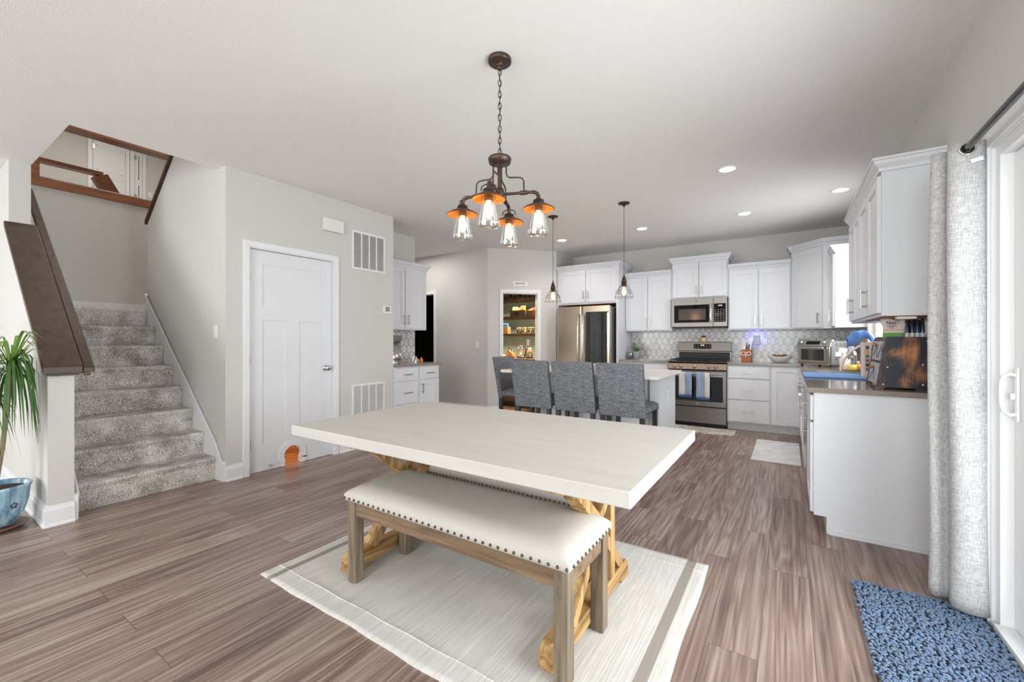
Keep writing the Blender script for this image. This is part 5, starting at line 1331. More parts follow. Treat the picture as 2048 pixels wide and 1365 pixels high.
o = MB().box(-4.955, -3.385, 6.3985, 6.4005, .845, .875).build('wooden_tray', mat('honey_wood', (226, 140, 56), .5), None); bpy.data.objects.remove(o)
r = wall_plate('white outlet on the teal pantry wall above the kettle', 0, 0, 1, kind='outlet'); r.location = (-4.20, 6.9895, 1.175)
pb = thing('pantry_cabinet', 'dark cabinet base under the pantry counter', 'cabinet', (-4.17, 6.7, 0))
MB().box(-4.955, -3.385, 6.43, 6.985, .10, .837).build('body', SHW, pb); MB().box(-4.955, -3.385, 6.48, 6.985, 0, .0995).build('plinth', BLACK, pb)
o = MB().cbox(-4.55, -3.75, 5.98, 6.38, .0, .010, .003).build('woven_mat', stripes('jute_mat', (176, 126, 82), [], 0, nscale=60, nst=(1, 1, 1), noise=.3), None); tag(o, 'orange-brown woven mat on the pantry floor', 'mat')
sg = local('pantry_sign', 'small white sign reading PANTRY above the pantry doorway', 'sign')
MB().cbox(-.125, .125, -.012, -.0005, -.034, .034, .002).build('board', mat('sign_white', (238, 237, 233), .6), sg)
face_neg_y(text_mesh('\u00b7 PANTRY \u00b7', .048, .0006, .0006), 0, -.0135, 0).build('lettering', BLACK, sg)
q0 = PA + PD * .548
sg.location = (q0.x, q0.y, 2.150); sg.rotation_euler = (0, 0, R(pang))

# ================================================================== BACK COUNTER ITEMS
# grassy plant
gp = thing('grassy_potted_plant', 'spiky green plant with long thin curling leaves in a pale pot by the refrigerator panel', 'plant', (-2.06, 6.80, CZ_))
MB().lathe([(0, 0), (.052, 0), (.062, .115), (.064, .120), (.056, .120), (.054, .108), (0, .106)], (-2.055, 6.80, CZ_), 20).build('pot', mat('pale_blue_pot', (178, 186, 196), .5), gp)
MB().lathe([(0, .1065), (.053, .1065), (.04, .113), (0, .114)], (-2.055, 6.80, CZ_), 14).build('soil', mat('dark_soil', (48, 38, 30), .95, bump=.6), gp)
MB().lathe([(0, 0), (.036, 0), (.048, .04), (.050, .105), (.046, .112), (.044, .105), (.042, .04), (0, .01)], (-2.135, 6.74, CZ_), 18).build('green_glass_jar', glass('green_glass', (.62, .74, .66), .05, .15), gp)
def ribbon(m, base, a, ln, rise, droop, wd, n=9, twist=0.0, curl=0.0, clamp=None):
    L_, R_ = [], []
    ca, sa = math.cos(a), math.sin(a)
    for i in range(n + 1):
        t = i / n; r = ln * (t ** .8) * (1 - curl * t); z = rise * math.sin(min(1.0, t * 1.6) * PI / 2) - droop * t ** 2.4
        ww = wd * (math.sin(PI * min(1, .12 + t * .88)) ** .6) / 2
        x, y = base[0] + r * ca, base[1] + r * sa
        if clamp is not None: y = min(y, clamp - .002 * (i % 2))
        L_.append((x - sa * ww, y + ca * ww * (0.3 if clamp is not None and y > clamp - .02 else 1), base[2] + z)); R_.append((x + sa * ww, y - ca * ww, base[2] + z + .0015))
    vs = L_ + R_; k = n + 1
    m.add(vs, [(i, i + 1, k + i + 1, k + i) for i in range(n)], True)
rn = random.Random(11)
m = MB()
for i in range(34):
    a = rn.uniform(0, 2 * PI)
    if math.sin(a) > .2: a = -a
    ribbon(m, (-2.055, 6.80, CZ_ + .112), a, rn.uniform(.07, .17), rn.uniform(.05, .13), rn.uniform(.03, .13), .005)
m.build('curling_leaves', mat('dark_leaf', (62, 96, 66), .5), gp)
m = MB()
for i in range(16): ribbon(m, (-2.085 + rn.uniform(-.02, .02), 6.79, CZ_ + .112), rn.uniform(0, 2 * PI), .03, rn.uniform(.08, .16), 0, .012)
m.build('upright_leaves', mat('bright_leaf', (112, 156, 52), .5), gp)
# flat tray / papers by the range
o = MB().cbox(-1.93, -1.52, 6.50, 6.70, CZ_ + .0005, CZ_ + .008, .002).build('serving_tray', mat('pale_tray', (190, 198, 196), .3), None); tag(o, 'flat pale tray on the counter left of the range', 'tray')
# candle on the range back
cd = thing('candle_jar', 'cream candle jar with a black lid standing on the range back', 'candle', (-1.09, 7.02, 1.193))
MB().lathe([(0, 0), (.040, 0), (.043, .006), (.043, .062), (.038, .070), (0, .070)], (-1.09, 7.02, 1.1925), 20).build('jar', mat('cream_wax', (238, 208, 160), .4), cd)
m = MB().lathe([(0, .0705), (.036, .0705), (.036, .080), (0, .082)], (-1.09, 7.02, 1.1925), 18); m.ball((-1.09, 7.02, 1.1925 + .090), .009); m.ball((-1.115, 7.02, 1.1925 + .084), .008); m.ball((-1.065, 7.02, 1.1925 + .084), .008); m.build('lid', BLACK, cd)
# knife block with scissors
kb = thing('knife_block', 'warm wooden knife block with white scissors on the back counter', 'knife block', (-.49, 6.76, CZ_))
BW = wood('block_wood', (140, 76, 34), (196, 120, 60), 1, 2, .45, .05)
MB().prism([(6.70, CZ_), (6.70, 1.035), (6.755, 1.085), (6.86, 1.085), (6.86, CZ_)], -.558, -.430, 'x').build('block', BW, kb, .004)
m = MB(); 
for sx in (-1, 1):
    cx_ = -.494 + sx * .034; pts = [(cx_ + .027 * math.cos(t), 6.688, 1.030 + .024 * math.sin(t)) for t in [2 * PI * k / 14 for k in range(14)]]; m.tube(pts, .0055, 6, closed=True)
    m.tube([(-.494 + sx * .012, 6.690, 1.012), (-.494, 6.692, .985)], .006, 6)
sc_ = m.build('scissors', mat('white_handle', (226, 224, 220), .4), None); tag(sc_, 'white-handled scissors hanging on the front of the wooden knife block', 'scissors')
for i, (x, y, h, mm) in enumerate(((-.545, 6.80, .085, STEEL), (-.525, 6.84, .10, STEEL), (-.495, 6.82, .06, BLACK), (-.47, 6.84, .07, BLACK), (-.445, 6.81, .095, STEEL), (-.450, 6.78, .06, mat('white_handle2', (222, 220, 216), .4)))):
    MB().bar((x, y, 1.08), (x + .004, y + .012, 1.085 + h), .016, .011, (0, 1, 0)).build('knife_handle', mm, kb)
# night light / diffuser with blue glow
nl = thing('plug_in_diffuser', 'white plug-in air freshener glowing blue on the tiled wall', 'air freshener', (-.385, BY - .03, 1.13))
MB().cbox(-.430, -.338, BY - .062, BY - .016, 1.140, 1.285, .016).build('case', mat('diffuser_white', (222, 222, 235), .4), nl)
MB().cbox(-.426, -.342, BY - .0155, BY - .0105, 1.145, 1.280, .002).build('glow_plate', mat('blue_glow', (60, 60, 255), .5, emit=(.10, .10, 1.0), es=10), nl)
for bx_, bz_ in ((-.345 - .04, 1.305), (-.325, 1.24), (-.445, 1.24)):
    point('blue_glow_light', (bx_, BY - .035, bz_), .16, (.08, .10, 1.0), .01)
o = wall_plate('white outlet in the tiles right of the knife block', 0, 0, 1, kind='outlet'); o.location = (-.40, BY - .0105, 1.075)
o = wall_plate('white outlet in the tiles behind the grassy plant', 0, 0, 1, kind='outlet'); o.location = (-1.86, BY - .0105, 1.12)
# bowl with kiwis
bw = thing('fruit_bowl', 'white curved oblong bowl on the back counter', 'bowl', (-.10, 6.78, CZ_))
vs = []; fs = []; nu, nv = 28, 9
for side in (0, 1):
    for j in range(nv + 1):
        t = j / nv
        for i in range(nu):
            a = 2 * PI * i / nu; r_ = .30 + .70 * t ** .8
            ex = .145 * r_ * math.cos(a); ey = .085 * r_ * math.sin(a)
            z = .075 * t ** 1.6 + .030 * t ** 3 * abs(math.cos(a)) ** 2
            if side: ex *= .95; ey *= .93; z += .006 if j < nv else 0
            vs.append((-.10 + ex, 6.78 + ey, CZ_ + z + .001))
n = nu; o1 = (nv + 1) * nu
for s_ in (0, 1):
    for j in range(nv):
        for i in range(nu): b0 = s_ * o1 + j * n; fs.append((b0 + i, b0 + (i + 1) % n, b0 + n + (i + 1) % n, b0 + n + i))
for i in range(nu): fs.append((nv * n + i, nv * n + (i + 1) % n, o1 + nv * n + (i + 1) % n, o1 + nv * n + i))
fs.append(list(range(nu))); fs.append([o1 + i for i in range(nu)])
MB().add(vs, fs, True).build('bowl_body', mat('white_ceramic', (222, 222, 224), .2), bw)
KIWI = mat('kiwi_skin', (128, 92, 52), .85, var=.25, scale=20, bump=.2)
for i, (x, y, z) in enumerate(((-.165, 6.775, .082), (-.105, 6.805, .080), (-.045, 6.775, .088), (-.10, 6.745, .078))):
    o = MB().ball((x, y, CZ_ + z), .032, .027, .026, 14, 10).build('kiwi_fruit', KIWI, None); tag(o, ['brown kiwi fruit at the end of the white bowl nearer the knife block', 'middle brown kiwi fruit at the back of the white bowl', 'brown kiwi fruit at the end of the white bowl nearer the toaster oven', 'brown kiwi fruit in the front middle of the white bowl'][i], 'fruit', 'brown fruits in the white bowl')
# mats on the floor
MARB = marble('marble_mat', (212, 205, 196), (120, 104, 92), 5.0, .5, (1, 2.2, 1))
o = MB().prism([(-1.50, 5.93), (-.60, 5.96), (-.575, 6.0), (-.585, 6.36), (-1.50, 6.375)], 0.0, .009, 'z').build('kitchen_mat', MARB, None); tag(o, 'marbled kitchen mat on the floor in front of the range', 'mat')
MARW = marble('white_marble_mat', (220, 220, 222), (204, 205, 208), 1.3, .5, (1, 1.5, 1))
o = MB().cbox(-.322, .105, 4.915, 5.945, 0, .012, .004).build('kitchen_mat', MARW, None); tag(o, 'white marbled floor mat in front of the sink cabinets', 'mat')

# ================================================================== RIGHT COUNTER ITEMS
# toaster oven turned 45 degrees in the corner
to = local('toaster_oven', 'stainless countertop toaster oven angled in the corner with a dark glass door', 'toaster oven')
TW, TD, TH = .417, .33, .305
MB().cbox(0, TW, .02, TD, .028, TH - .012, .008).build('body', mat('oven_case', (112, 111, 108), .6, .2, spec=.25), to)
MB().prism([(.0, .028), (-.002, .048), (.018, .048), (.018, .028)], 0, TW, 'x').build('base_strip', STEEL, to)
for x in (.03, TW - .03):
    for y in (.04, TD - .04): MB().cyl((x, y, 0), (x, y, .0285), .012, seg=10).build('foot', BLACK, to)
dd = MB(); dd.box(.012, .045, .0, .019, .052, .215); dd.box(TW - .075, TW - .042, .0, .019, .052, .215); dd.box(.045, TW - .075, .0, .019, .052, .072); dd.box(.045, TW - .075, .0, .019, .198, .215)
td = dd.build('door', STEEL, to)
MB().box(.045, TW - .075, .006, .012, .072, .198).build('door_glass', OVENG, td)
m = MB().tube([(-.008, -.030, .218), (TW - .06, -.030, .218)], .0085, 10); m.cyl((.02, -.03, .218), (.02, .004, .212), .006); m.cyl((TW - .08, -.03, .218), (TW - .08, .004, .212), .006); m.build('handle', CHROME, td)
MB().box(TW - .040, TW - .012, -.0, .019, .030, .225).build('side_strip', STEEL, to)
pn = MB().prism([(-.008, .232), (.0, .228), (.04, .228), (.06, TH), (.03, TH + .004)], .0, TW - .004, 'x').build('control_panel', SLATE, to)
pm_ = Matrix.Translation((0, .0145, .2685)) @ Matrix.Rotation(R(-28.0), 4, 'X')
MB().box(.115, .285, -.006, -.002, -.020, .022).move(pm_).build('display', BLACKG, pn)
for x in (.05, .335): MB().lathe([(0, 0), (.022, 0), (.020, .014), (0, .016)], seg=16).move(pm_ @ Matrix.Translation((x, -.004, .004)) @ Matrix.Rotation(R(90), 4, 'X')).build('knob', CHROME, pn)
m = MB()
for i in range(10): m.box(.11 + i * .018, .119 + i * .018, -.006, -.002, -.032, -.027)
m.move(pm_).build('button_row', BTN, pn)
m = MB()
for zz in (.235, .085):
    for i in range(4):
        for j in range(3): m.box(TW + .0, TW + .0015, .07 + i * .055, .095 + i * .055, zz + j * .012, zz + j * .012 + .005)
m.build('vent_slots', BLACK, to)
MB().box(TW, TW + .001, .07, .16, .125, .170).build('rating_label', mat('silver_label', (190, 190, 190), .5), to)
put(to, (.085, 6.035, CZ_ + .0), -45)
o = MB().cbox(-.0, .20, 0, .05, 0, .012, .004).move(Matrix.Translation((.14, 6.02, CZ_)) @ Matrix.Rotation(R(-45), 4, 'Z')).build('wooden_board_end', mat('board_pinkish', (178, 140, 118), .6), None); bpy.data.objects.remove(o)
# blue drying mat
o = MB().cbox(.105, .500, 4.13, 4.66, CZ_ + .0005, CZ_ + .014, .006).build('drying_mat', mat('blue_mat', (116, 156, 214), .85, var=.05, bump=.3, bscale=150), None); tag(o, 'light blue drying mat beside the sink', 'mat')
# faucet with the blue cloth on it
fc = thing('kitchen_faucet', 'white high-arc faucet behind the sink under a blue cloth', 'faucet', (.665, 5.08, CZ_))
WHM = mat('white_enamel', (228, 226, 224), .25)
MB().lathe([(0, 0), (.028, 0), (.028, .012), (.018, .022), (0, .022)], (.672, 5.08, CZ_), 18).build('base', WHM, fc)
MB().tube([(.672, 5.08, CZ_ + .02), (.672, 5.08, CZ_ + .25), (.662, 5.08, CZ_ + .31), (.63, 5.08, CZ_ + .355), (.585, 5.08, CZ_ + .372), (.54, 5.08, CZ_ + .360), (.505, 5.08, CZ_ + .325), (.492, 5.08, CZ_ + .28), (.488, 5.08, CZ_ + .20)], .013, 12).build('spout', WHM, fc)
MB().cyl((.672, 5.045, CZ_ + .06), (.672, 5.00, CZ_ + .10), .008, .006, 10).build('lever', WHM, fc)
# cloth draped over the spout
vs = []; fs = []; nu, nv = 22, 12
for j in range(nv + 1):
    for i in range(nu + 1):
        u, v = i / nu, j / nv; t = (u - .5) * 2
        x = .565 + t * .105; arc = .392 - .075 * t * t
        s_ = (v - .5) * 2
        y = 5.08 + .045 * math.sin(s_ * PI / 2); z = arc - .085 * abs(s_) ** 2.2 * (1 + .35 * math.sin(u * 7)) + .006 * math.sin(u * 19 + v * 5)
        vs.append((x + .008 * math.sin(v * 9), y + .006 * math.sin(u * 14), CZ_ + z))
n = nu + 1
for j in range(nv):
    for i in range(nu): fs.append((j * n + i, j * n + i + 1, (j + 1) * n + i + 1, (j + 1) * n + i))
o = MB().add(vs, fs, True).build('blue_cloth', mat('blue_cloth', (88, 128, 192), .9, var=.25, bump=.5, bscale=80), None, solid=.004); tag(o, 'bright blue cloth draped over the faucet', 'cloth')
# second, nearer white arc: goose-neck of the water filter tap
ft2 = thing('filter_tap', 'thin cream goose-neck tap arching over the sink from the window side', 'faucet', (.655, 4.69, CZ_))
CRM = mat('cream_enamel', (222, 206, 200), .3)
MB().lathe([(0, 0), (.022, 0), (.022, .010), (.014, .02), (0, .02)], (.655, 4.685, CZ_), 16).build('base', CRM, ft2)
pts = [(.655, 4.685, CZ_ + .02), (.655, 4.685, CZ_ + .22), (.650, 4.69, CZ_ + .268)] + [(.385 + .262 * math.cos(R(a)), 4.70 + .0012 * (90 - a) * .3, CZ_ + .02 + .262 * math.sin(R(a))) for a in ()]
for k in range(13):
    a = R(88 * k / 12); pts.append((.645 - .255 * math.sin(a), 4.70 + .05 * k / 12, CZ_ + .02 + .265 * math.cos(a) + 0.0))
MB().tube(pts, .0105, 10).build('spout', CRM, ft2)
# soap bottles behind the sink
def bottle(nm, lab, x, y, prof, m_, cap=None, capm=None, grp='bottles behind the sink'):
    r = thing(nm, lab, 'bottle', (x, y, CZ_), grp)
    MB().lathe(prof, (x, y, CZ_), 18).build('bottle_body', m_, r)
    if cap: MB().lathe(cap, (x, y, CZ_), 14).build('cap', capm, r)
    return r
sb = bottle('spray_bottle', 'spray bottle with a white nozzle and pinkish label behind the sink', .475, 5.50, [(0, 0), (.034, 0), (.036, .01), (.036, .105), (.020, .135), (.016, .15), (0, .15)], mat('pink_label_bottle', (232, 206, 196), .4, var=.15, scale=40), [(0, .1505), (.018, .1505), (.018, .175), (0, .175)], WHM)
MB().prism([(.43, CZ_ + .176), (.50, CZ_ + .176), (.505, CZ_ + .215), (.44, CZ_ + .225)], 5.485, 5.515, 'y').build('spray_head', WHM, sb)
bottle('soap_bottle', 'clear soap bottle with yellow liquid next to the spray bottle', .535, 5.41, [(0, 0), (.038, 0), (.040, .008), (.040, .055), (0, .056)], mat('yellow_soap', (214, 196, 84), .2), [(0, .0565), (.040, .0565), (.040, .15), (.030, .185), (.012, .20), (.012, .235), (0, .235)], glass('bottle_clear', (.95, .93, .88), .02, .08))
bottle('amber_bottle', 'small amber bottle standing closest to the tall white rack', .585, 5.44, [(0, 0), (.026, 0), (.028, .006), (.028, .060), (0, .061)], mat('amber_soap', (206, 140, 40), .25), [(0, .0615), (.010, .0615), (.010, .09), (0, .09)], WHM)
# tall white rack with colourful spines
rk = thing('coupon_rack', 'tall narrow cream rack with a strip of small coloured tabs beside the burnt wood organizer', 'rack', (.53, 4.33, CZ_))
RB = mat('cream_rack', (226, 208, 194), .5)
m = MB(); rx0, rx1, ry0, ry1 = .490, .600, 4.28, 4.42; zt_ = CZ_ + .285
m.box(rx0, rx0 + .012, ry0, ry1, CZ_ + .0005, zt_); m.box(rx0 + .040, rx1, ry0, ry0 + .012, CZ_ + .0005, zt_ - .01); m.box(rx1 - .012, rx1, ry0 + .012, ry1, CZ_ + .0005, zt_ - .01); m.box(rx0 + .012, rx1 - .012, ry0 + .012, ry1, CZ_ + .0005, CZ_ + .015); m.box(rx0 + .012, rx0 + .040, ry0 + .004, ry0 + .010, CZ_ + .0005, zt_)
m.build('rack_body', RB, rk)
tc_ = [(120, 116, 110), (70, 74, 80), (150, 96, 92), (92, 128, 92), (222, 164, 60), (66, 84, 116)]
for i in range(6): MB().box(rx0 + .016, rx0 + .036, ry0 + .0015, ry0 + .0038, CZ_ + .06 + i * .034, CZ_ + .086 + i * .034).build('coloured_tab', mat('tab_%d' % i, tc_[i], .6), rk)
# burnt wood organizer with drawers
og = thing('wood_organizer', 'burnt-wood countertop organizer with two grey drawers and black side panel', 'organizer', (.58, 3.6, CZ_))
def burnt():
    m, N, L, P = new_mat('burnt_wood')
    tc = N.new('ShaderNodeTexCoord'); mp = N.new('ShaderNodeMapping'); mp.inputs['Scale'].default_value = (8.0, 8, 5.0); L.new(tc.outputs['Object'], mp.inputs[0])
    n1 = N.new('ShaderNodeTexNoise'); n1.inputs['Scale'].default_value = 1.3; n1.inputs['Detail'].default_value = 3; n1.inputs['Distortion'].default_value = .6; L.new(mp.outputs[0], n1.inputs['Vector'])
    m2 = N.new('ShaderNodeMapping'); m2.inputs['Scale'].default_value = (60, 60, 2.5); L.new(tc.outputs['Object'], m2.inputs[0])
    n2 = N.new('ShaderNodeTexNoise'); n2.inputs['Scale'].default_value = 2.4; n2.inputs['Detail'].default_value = 4; L.new(m2.outputs[0], n2.inputs['Vector'])
    v = nmath(N, L, 'MULTIPLY_ADD', n2.outputs[0], .35, n1.outputs[0])
    r = N.new('ShaderNodeValToRGB'); e = r.color_ramp.elements; e[0].position = .58; e[0].color = s2l((24, 28, 42)) + (1,); e[1].position = .92; e[1].color = s2l((188, 126, 80)) + (1,); k = e.new(.70); k.color = s2l((92, 64, 52)) + (1,)
    L.new(v, r.inputs[0]); L.new(r.outputs[0], P.inputs['Base Color']); P.inputs['Roughness'].default_value = .42
    return m
BURNT = burnt(); ox0, ox1, oy0, oy1 = .452, .700, 3.42, 3.82
zc = CZ_
side = [(ox0, zc), (ox0 + .030, zc), (ox0 + .045, zc + .012), (ox1 - .07, zc + .012), (ox1 - .055, zc), (ox1, zc), (ox1, zc + .318), (ox0 + .058, zc + .322), (ox0 + .046, zc + .312), (ox0 + .028, zc + .235), (ox0 + .030, zc + .225)]
MB().prism(side, oy0, oy0 + .014, 'y').build('side_panel', BURNT, og)
MB().prism(side, oy1 - .014, oy1, 'y').build('side_panel', BURNT, og)
MB().box(ox1 - .014, ox1, oy0 + .0145, oy1 - .0145, zc + .01, zc + .318).build('back_panel', BURNT, og)
for z in (.012, .160, .300): MB().box(ox0 + .035 + (.012 if z > .2 else 0), ox1 - .0145, oy0 + .0145, oy1 - .0145, zc + z, zc + z + .010).build('shelf', BURNT, og)
GW = wood('grey_washed_wood', (138, 138, 150), (182, 180, 186), 1, 2, .6, .05)
def fx(z): return ox0 + .006 + .038 * (z - 0) / .31
for (za, zb_, ms) in ((.024, .156, ((.25, .95, .42, .15), (.55, .95, .42, .15))), (.172, .296, ((.08, .05, .30, .9), (.30, .9, .48, .05), (.48, .05, .70, .9)))):
    dr = MB().prism([(fx(za), zc + za), (fx(za) + .014, zc + za), (fx(zb_) + .014, zc + zb_), (fx(zb_), zc + zb_)], oy0 + .018, oy1 - .018, 'y').build('drawer', GW, og)
    m = MB(); yy = lambda t: oy1 - .03 - t * (oy1 - oy0 - .06)
    for a, b, c_, d_ in (((.15, .08, .45, .75), (.55, .10, .45, .75)) if za < .1 else ((.12, .10, .40, .85), (.55, .05, .40, .85), (.62, .05, .90, .85))):
        z1_, z2_ = za + .012 + b * (zb_ - za - .02), za + .012 + d_ * (zb_ - za - .02)
        m.bar((fx(z1_) - .001, yy(a), zc + z1_), (fx(z2_) - .001, yy(c_), zc + z2_), .0045, .002, (1, 0, 0))
    m.build('black_line_pattern', BLACK, dr)
    zk = (za + zb_) / 2 + .035; k = MB().lathe([(0, 0), (.005, 0), (.005, .008), (.010, .012), (.011, .018), (.006, .024), (0, .024)], seg=12).move(Matrix.Translation((fx(zk), (oy0 + oy1) / 2 + .02, zc + zk)) @ Matrix.Rotation(R(-90), 4, 'Y')); k.build('knob', mat('copper_knob', (196, 128, 72), .3, .9), dr)
for (x, z) in ((ox0 + .035, .03), (ox1 - .035, .035), (ox0 + .055, .135), (ox1 - .035, .155), (ox1 - .015, .295)):
    MB().lathe([(0, 0), (.0045, 0), (.0045, .001), (0, .0015)], seg=10).move(Matrix.Translation((x, oy0 - .0002, zc + z)) @ Matrix.Rotation(R(90), 4, 'X')).build('screw_cap', TRIM, og)
# paper bag and small bottles on top of the organizer
zt2 = zc + .3105
bg_ = thing('coffee_bag', 'crumpled paper bag with red and green bands and black lettering on the organizer', 'bag', (.56, 3.62, zt2))
vs = []; fs = []; nu, nv = 10, 8
BX = [(.505, 3.555), (.600, 3.50)]
rn = random.Random(4)
for s_ in (0, 1):
    for j in range(nv + 1):
        for i in range(nu + 1):
            u, v = i / nu, j / nv
            x = BX[0][0] + (BX[1][0] - BX[0][0]) * u + (-.010 if v > .6 and u < .2 else 0) * (v - .6) * 4; y = BX[0][1] + (BX[1][1] - BX[0][1]) * u
            th = .028 * (1 - v ** 2) * math.sin(PI * (.1 + .8 * u)); w2 = rn.uniform(-.002, .002)
            vs.append((x + w2, y + (th if s_ else -th) + w2, zt2 + .0005 + .120 * v + .008 * math.sin(u * 7) * v))
n = nu + 1; o1 = (nv + 1) * n
for s_ in (0, 1):
    for j in range(nv):
        for i in range(nu): b0 = s_ * o1 + j * n + i; fs.append((b0, b0 + 1, b0 + n + 1, b0 + n))
for j in range(nv):
    for i in (0, nu): fs.append((j * n + i, (j + 1) * n + i, o1 + (j + 1) * n + i, o1 + j * n + i))
for i in range(nu): fs.append((i, i + 1, o1 + i + 1, o1 + i)); fs.append((nv * n + i, nv * n + i + 1, o1 + nv * n + i + 1, o1 + nv * n + i))
def bagmat():
    m, N, L, P = new_mat('bag_paper'); tc = N.new('ShaderNodeTexCoord'); sp = N.new('ShaderNodeSeparateXYZ'); L.new(tc.outputs['Object'], sp.inputs[0])
    r = N.new('ShaderNodeValToRGB'); r.color_ramp.interpolation = 'CONSTANT'; e = r.color_ramp.elements
    e[0].position = 0; e[0].color = s2l((96, 150, 70)) + (1,); e[1].position = .30; e[1].color = s2l((206, 196, 188)) + (1,)
    for p_, c_ in ((.42, (200, 140, 128)), (.46, (206, 196, 190))): k = e.new(p_); k.color = s2l(c_) + (1,)
    L.new(nmath(N, L, 'MULTIPLY', sp.outputs[2], 8.3), r.inputs[0]); L.new(r.outputs[0], P.inputs['Base Color']); P.inputs['Roughness'].default_value = .6; return m
MB().add(vs, fs, True).build('bag_body', bagmat(), bg_)
ab = math.atan2(BX[1][1] - BX[0][1], BX[1][0] - BX[0][0])
for s_, sz, zz in (('Nuri', .026, .098), ('coffee blend', .0095, .079), ('whole', .0095, .067)):
    text_mesh(s_, sz, .0004, .0002).move(Matrix.Translation(((BX[0][0] + BX[1][0]) / 2 - .004 + .024 * math.sin(ab), (BX[0][1] + BX[1][1]) / 2 - .0235 - .006 * (1 - zz / .12) * 3, zt2 + zz)) @ Matrix.Rotation(ab, 4, 'Z') @ Matrix.Rotation(R(90), 4, 'X')).build('lettering', BLACK, bg_)
NB = [mat('bottle_navy', (20, 52, 84), .15, spec=.6), mat('bottle_dark', (24, 30, 46), .15, spec=.6)]
LB = [mat('label_w', (214, 204, 206), .6), mat('label_c', (222, 206, 186), .6), mat('label_b', (186, 206, 228), .6)]
for i, (x, y) in enumerate(((.606, 3.475), (.628, 3.47), (.650, 3.465), (.672, 3.46), (.620, 3.515), (.645, 3.505), (.668, 3.50))):
    r = thing('essential_oil_bottle', 'small dark blue bottle with a pale label, ' + ORD[i if i < 4 else i - 4] + ' from the bag in the ' + ('front' if i < 4 else 'back') + ' row', 'bottle', (x, y, zt2), 'small blue bottles on the organizer')
    hh = .112 + .008 * (i % 2)
    MB().lathe([(0, 0), (.0095, 0), (.0102, .003), (.0102, hh * .66), (.007, hh * .74), (.007, hh * .78), (0, hh * .78)], (x, y, zt2), 14).build('bottle_body', NB[i % 2], r)
    MB().lathe([(0, hh * .785), (.0085, hh * .785), (.008, hh), (0, hh)], (x, y, zt2), 12).build('cap', BLACK, r)
    MB().lathe([(.0105, .010), (.0105, .034)], (x, y, zt2), 14).build('label', LB[i % 3], r)
o = MB().cbox(.535, .625, 3.335, 3.40, 1.340, 1.3565, .005).build('puck_light', TRIM, None); tag(o, 'white puck light under the near wall cabinet', 'light')
r = wall_plate('white outlet beside the burnt wood organizer', 0, 0, 1, kind='outlet'); r.location = (RX - .0105, 3.355, 1.045); r.rotation_euler = (0, 0, R(-90))

# ================================================================== PLANT BY THE STAIRS
PX, PY = -4.245, .452
pt = thing('potted_dragon_tree', 'tall dragon tree plant with long drooping green leaves in a blue glazed pot', 'plant', (PX, PY, 0))
def glaze():
    m, N, L, P = new_mat('blue_glaze'); tc = N.new('ShaderNodeTexCoord'); mp = N.new('ShaderNodeMapping'); mp.inputs['Scale'].default_value = (14, 14, 2.2); L.new(tc.outputs['Object'], mp.inputs[0])
    nz = N.new('ShaderNodeTexNoise'); nz.inputs['Scale'].default_value = 2.2; nz.inputs['Detail'].default_value = 5; L.new(mp.outputs[0], nz.inputs['Vector'])
    r = N.new('ShaderNodeValToRGB'); e = r.color_ramp.elements; e[0].position = .32; e[0].color = s2l((84, 122, 152)) + (1,); e[1].position = .68; e[1].color = s2l((172, 208, 224)) + (1,)
    L.new(nz.outputs[0], r.inputs[0]); L.new(r.outputs[0], P.inputs['Base Color']); P.inputs['Roughness'].default_value = .15; P.inputs['Coat Weight'].default_value = .6; return m
MB().lathe([(0, .030), (.085, .030), (.095, .036), (.125, .10), (.145, .18), (.150, .255), (.158, .270), (.160, .280), (.152, .286), (.140, .276), (.136, .25), (.0, .245)], (PX, PY, 0), 40).build('pot', glaze(), pt)
MB().lathe([(0, .0), (.10, .0), (.140, .024), (.144, .030), (.136, .030), (.10, .012), (0, .010)], (PX, PY, 0), 36).build('saucer', mat('terracotta_saucer', (132, 96, 80), .5, var=.2), pt)
MB().lathe([(0, .262), (.10, .260), (.137, .255), (.13, .246), (0, .246)], (PX, PY, 0), 24).build('soil', mat('potting_soil', (62, 44, 34), .95, var=.4, scale=60, bump=.8, bscale=120), pt)
mf = MB()
for k in range(5):   # small flower mark pressed into the glaze, toward the camera
    a = 2 * PI * k / 5 + .3; mf.lathe([(0, 0), (.0085, 0), (0, .001)], seg=10) if False else None
fl = MB(); fd = Vector((-PX, -PY, 0)).normalized(); fd = Vector((fd.x * math.cos(.55) - fd.y * math.sin(.55), fd.x * math.sin(.55) + fd.y * math.cos(.55), 0)); tg = Vector((-fd.y, fd.x, 0))
for k in range(5):
    a = 2 * PI * k / 5 + .3; zc_ = .165; rr = .1435
    c_ = Vector((PX, PY, zc_)) + fd * rr + tg * .014 * math.cos(a) + Vector((0, 0, .014 * math.sin(a)))
    fl.ball(tuple(c_), .006, .006, .0075, 8, 6)
fl.build('flower_mark', mat('dark_flower', (54, 62, 66), .4), pt)
TRK = mat('pale_trunk', (150, 134, 114), .8, var=.2, bump=.5, bscale=90, stretch=(1, 1, 3))
crowns = [(-4.085, .500, 1.085), (-4.36, .30, 1.22), (-4.23, .34, .95)]
for i, (x, y, z) in enumerate(crowns):
    MB().tube([(PX + (i - 1) * .03, PY - .02 * i, .25), (PX + (x - PX) * .35, PY + (y - PY) * .5, .55), (PX + (x - PX) * .8, PY + (y - PY) * .9, z - .18), (x, y, z)], [.014, .012, .011, .010], 8).build('trunk', TRK, pt)
LF = [mat('dragon_leaf', (66, 108, 44), .42, var=.35, scale=12), mat('dragon_leaf_light', (112, 148, 58), .42, var=.25, scale=12)]
rn = random.Random(21)
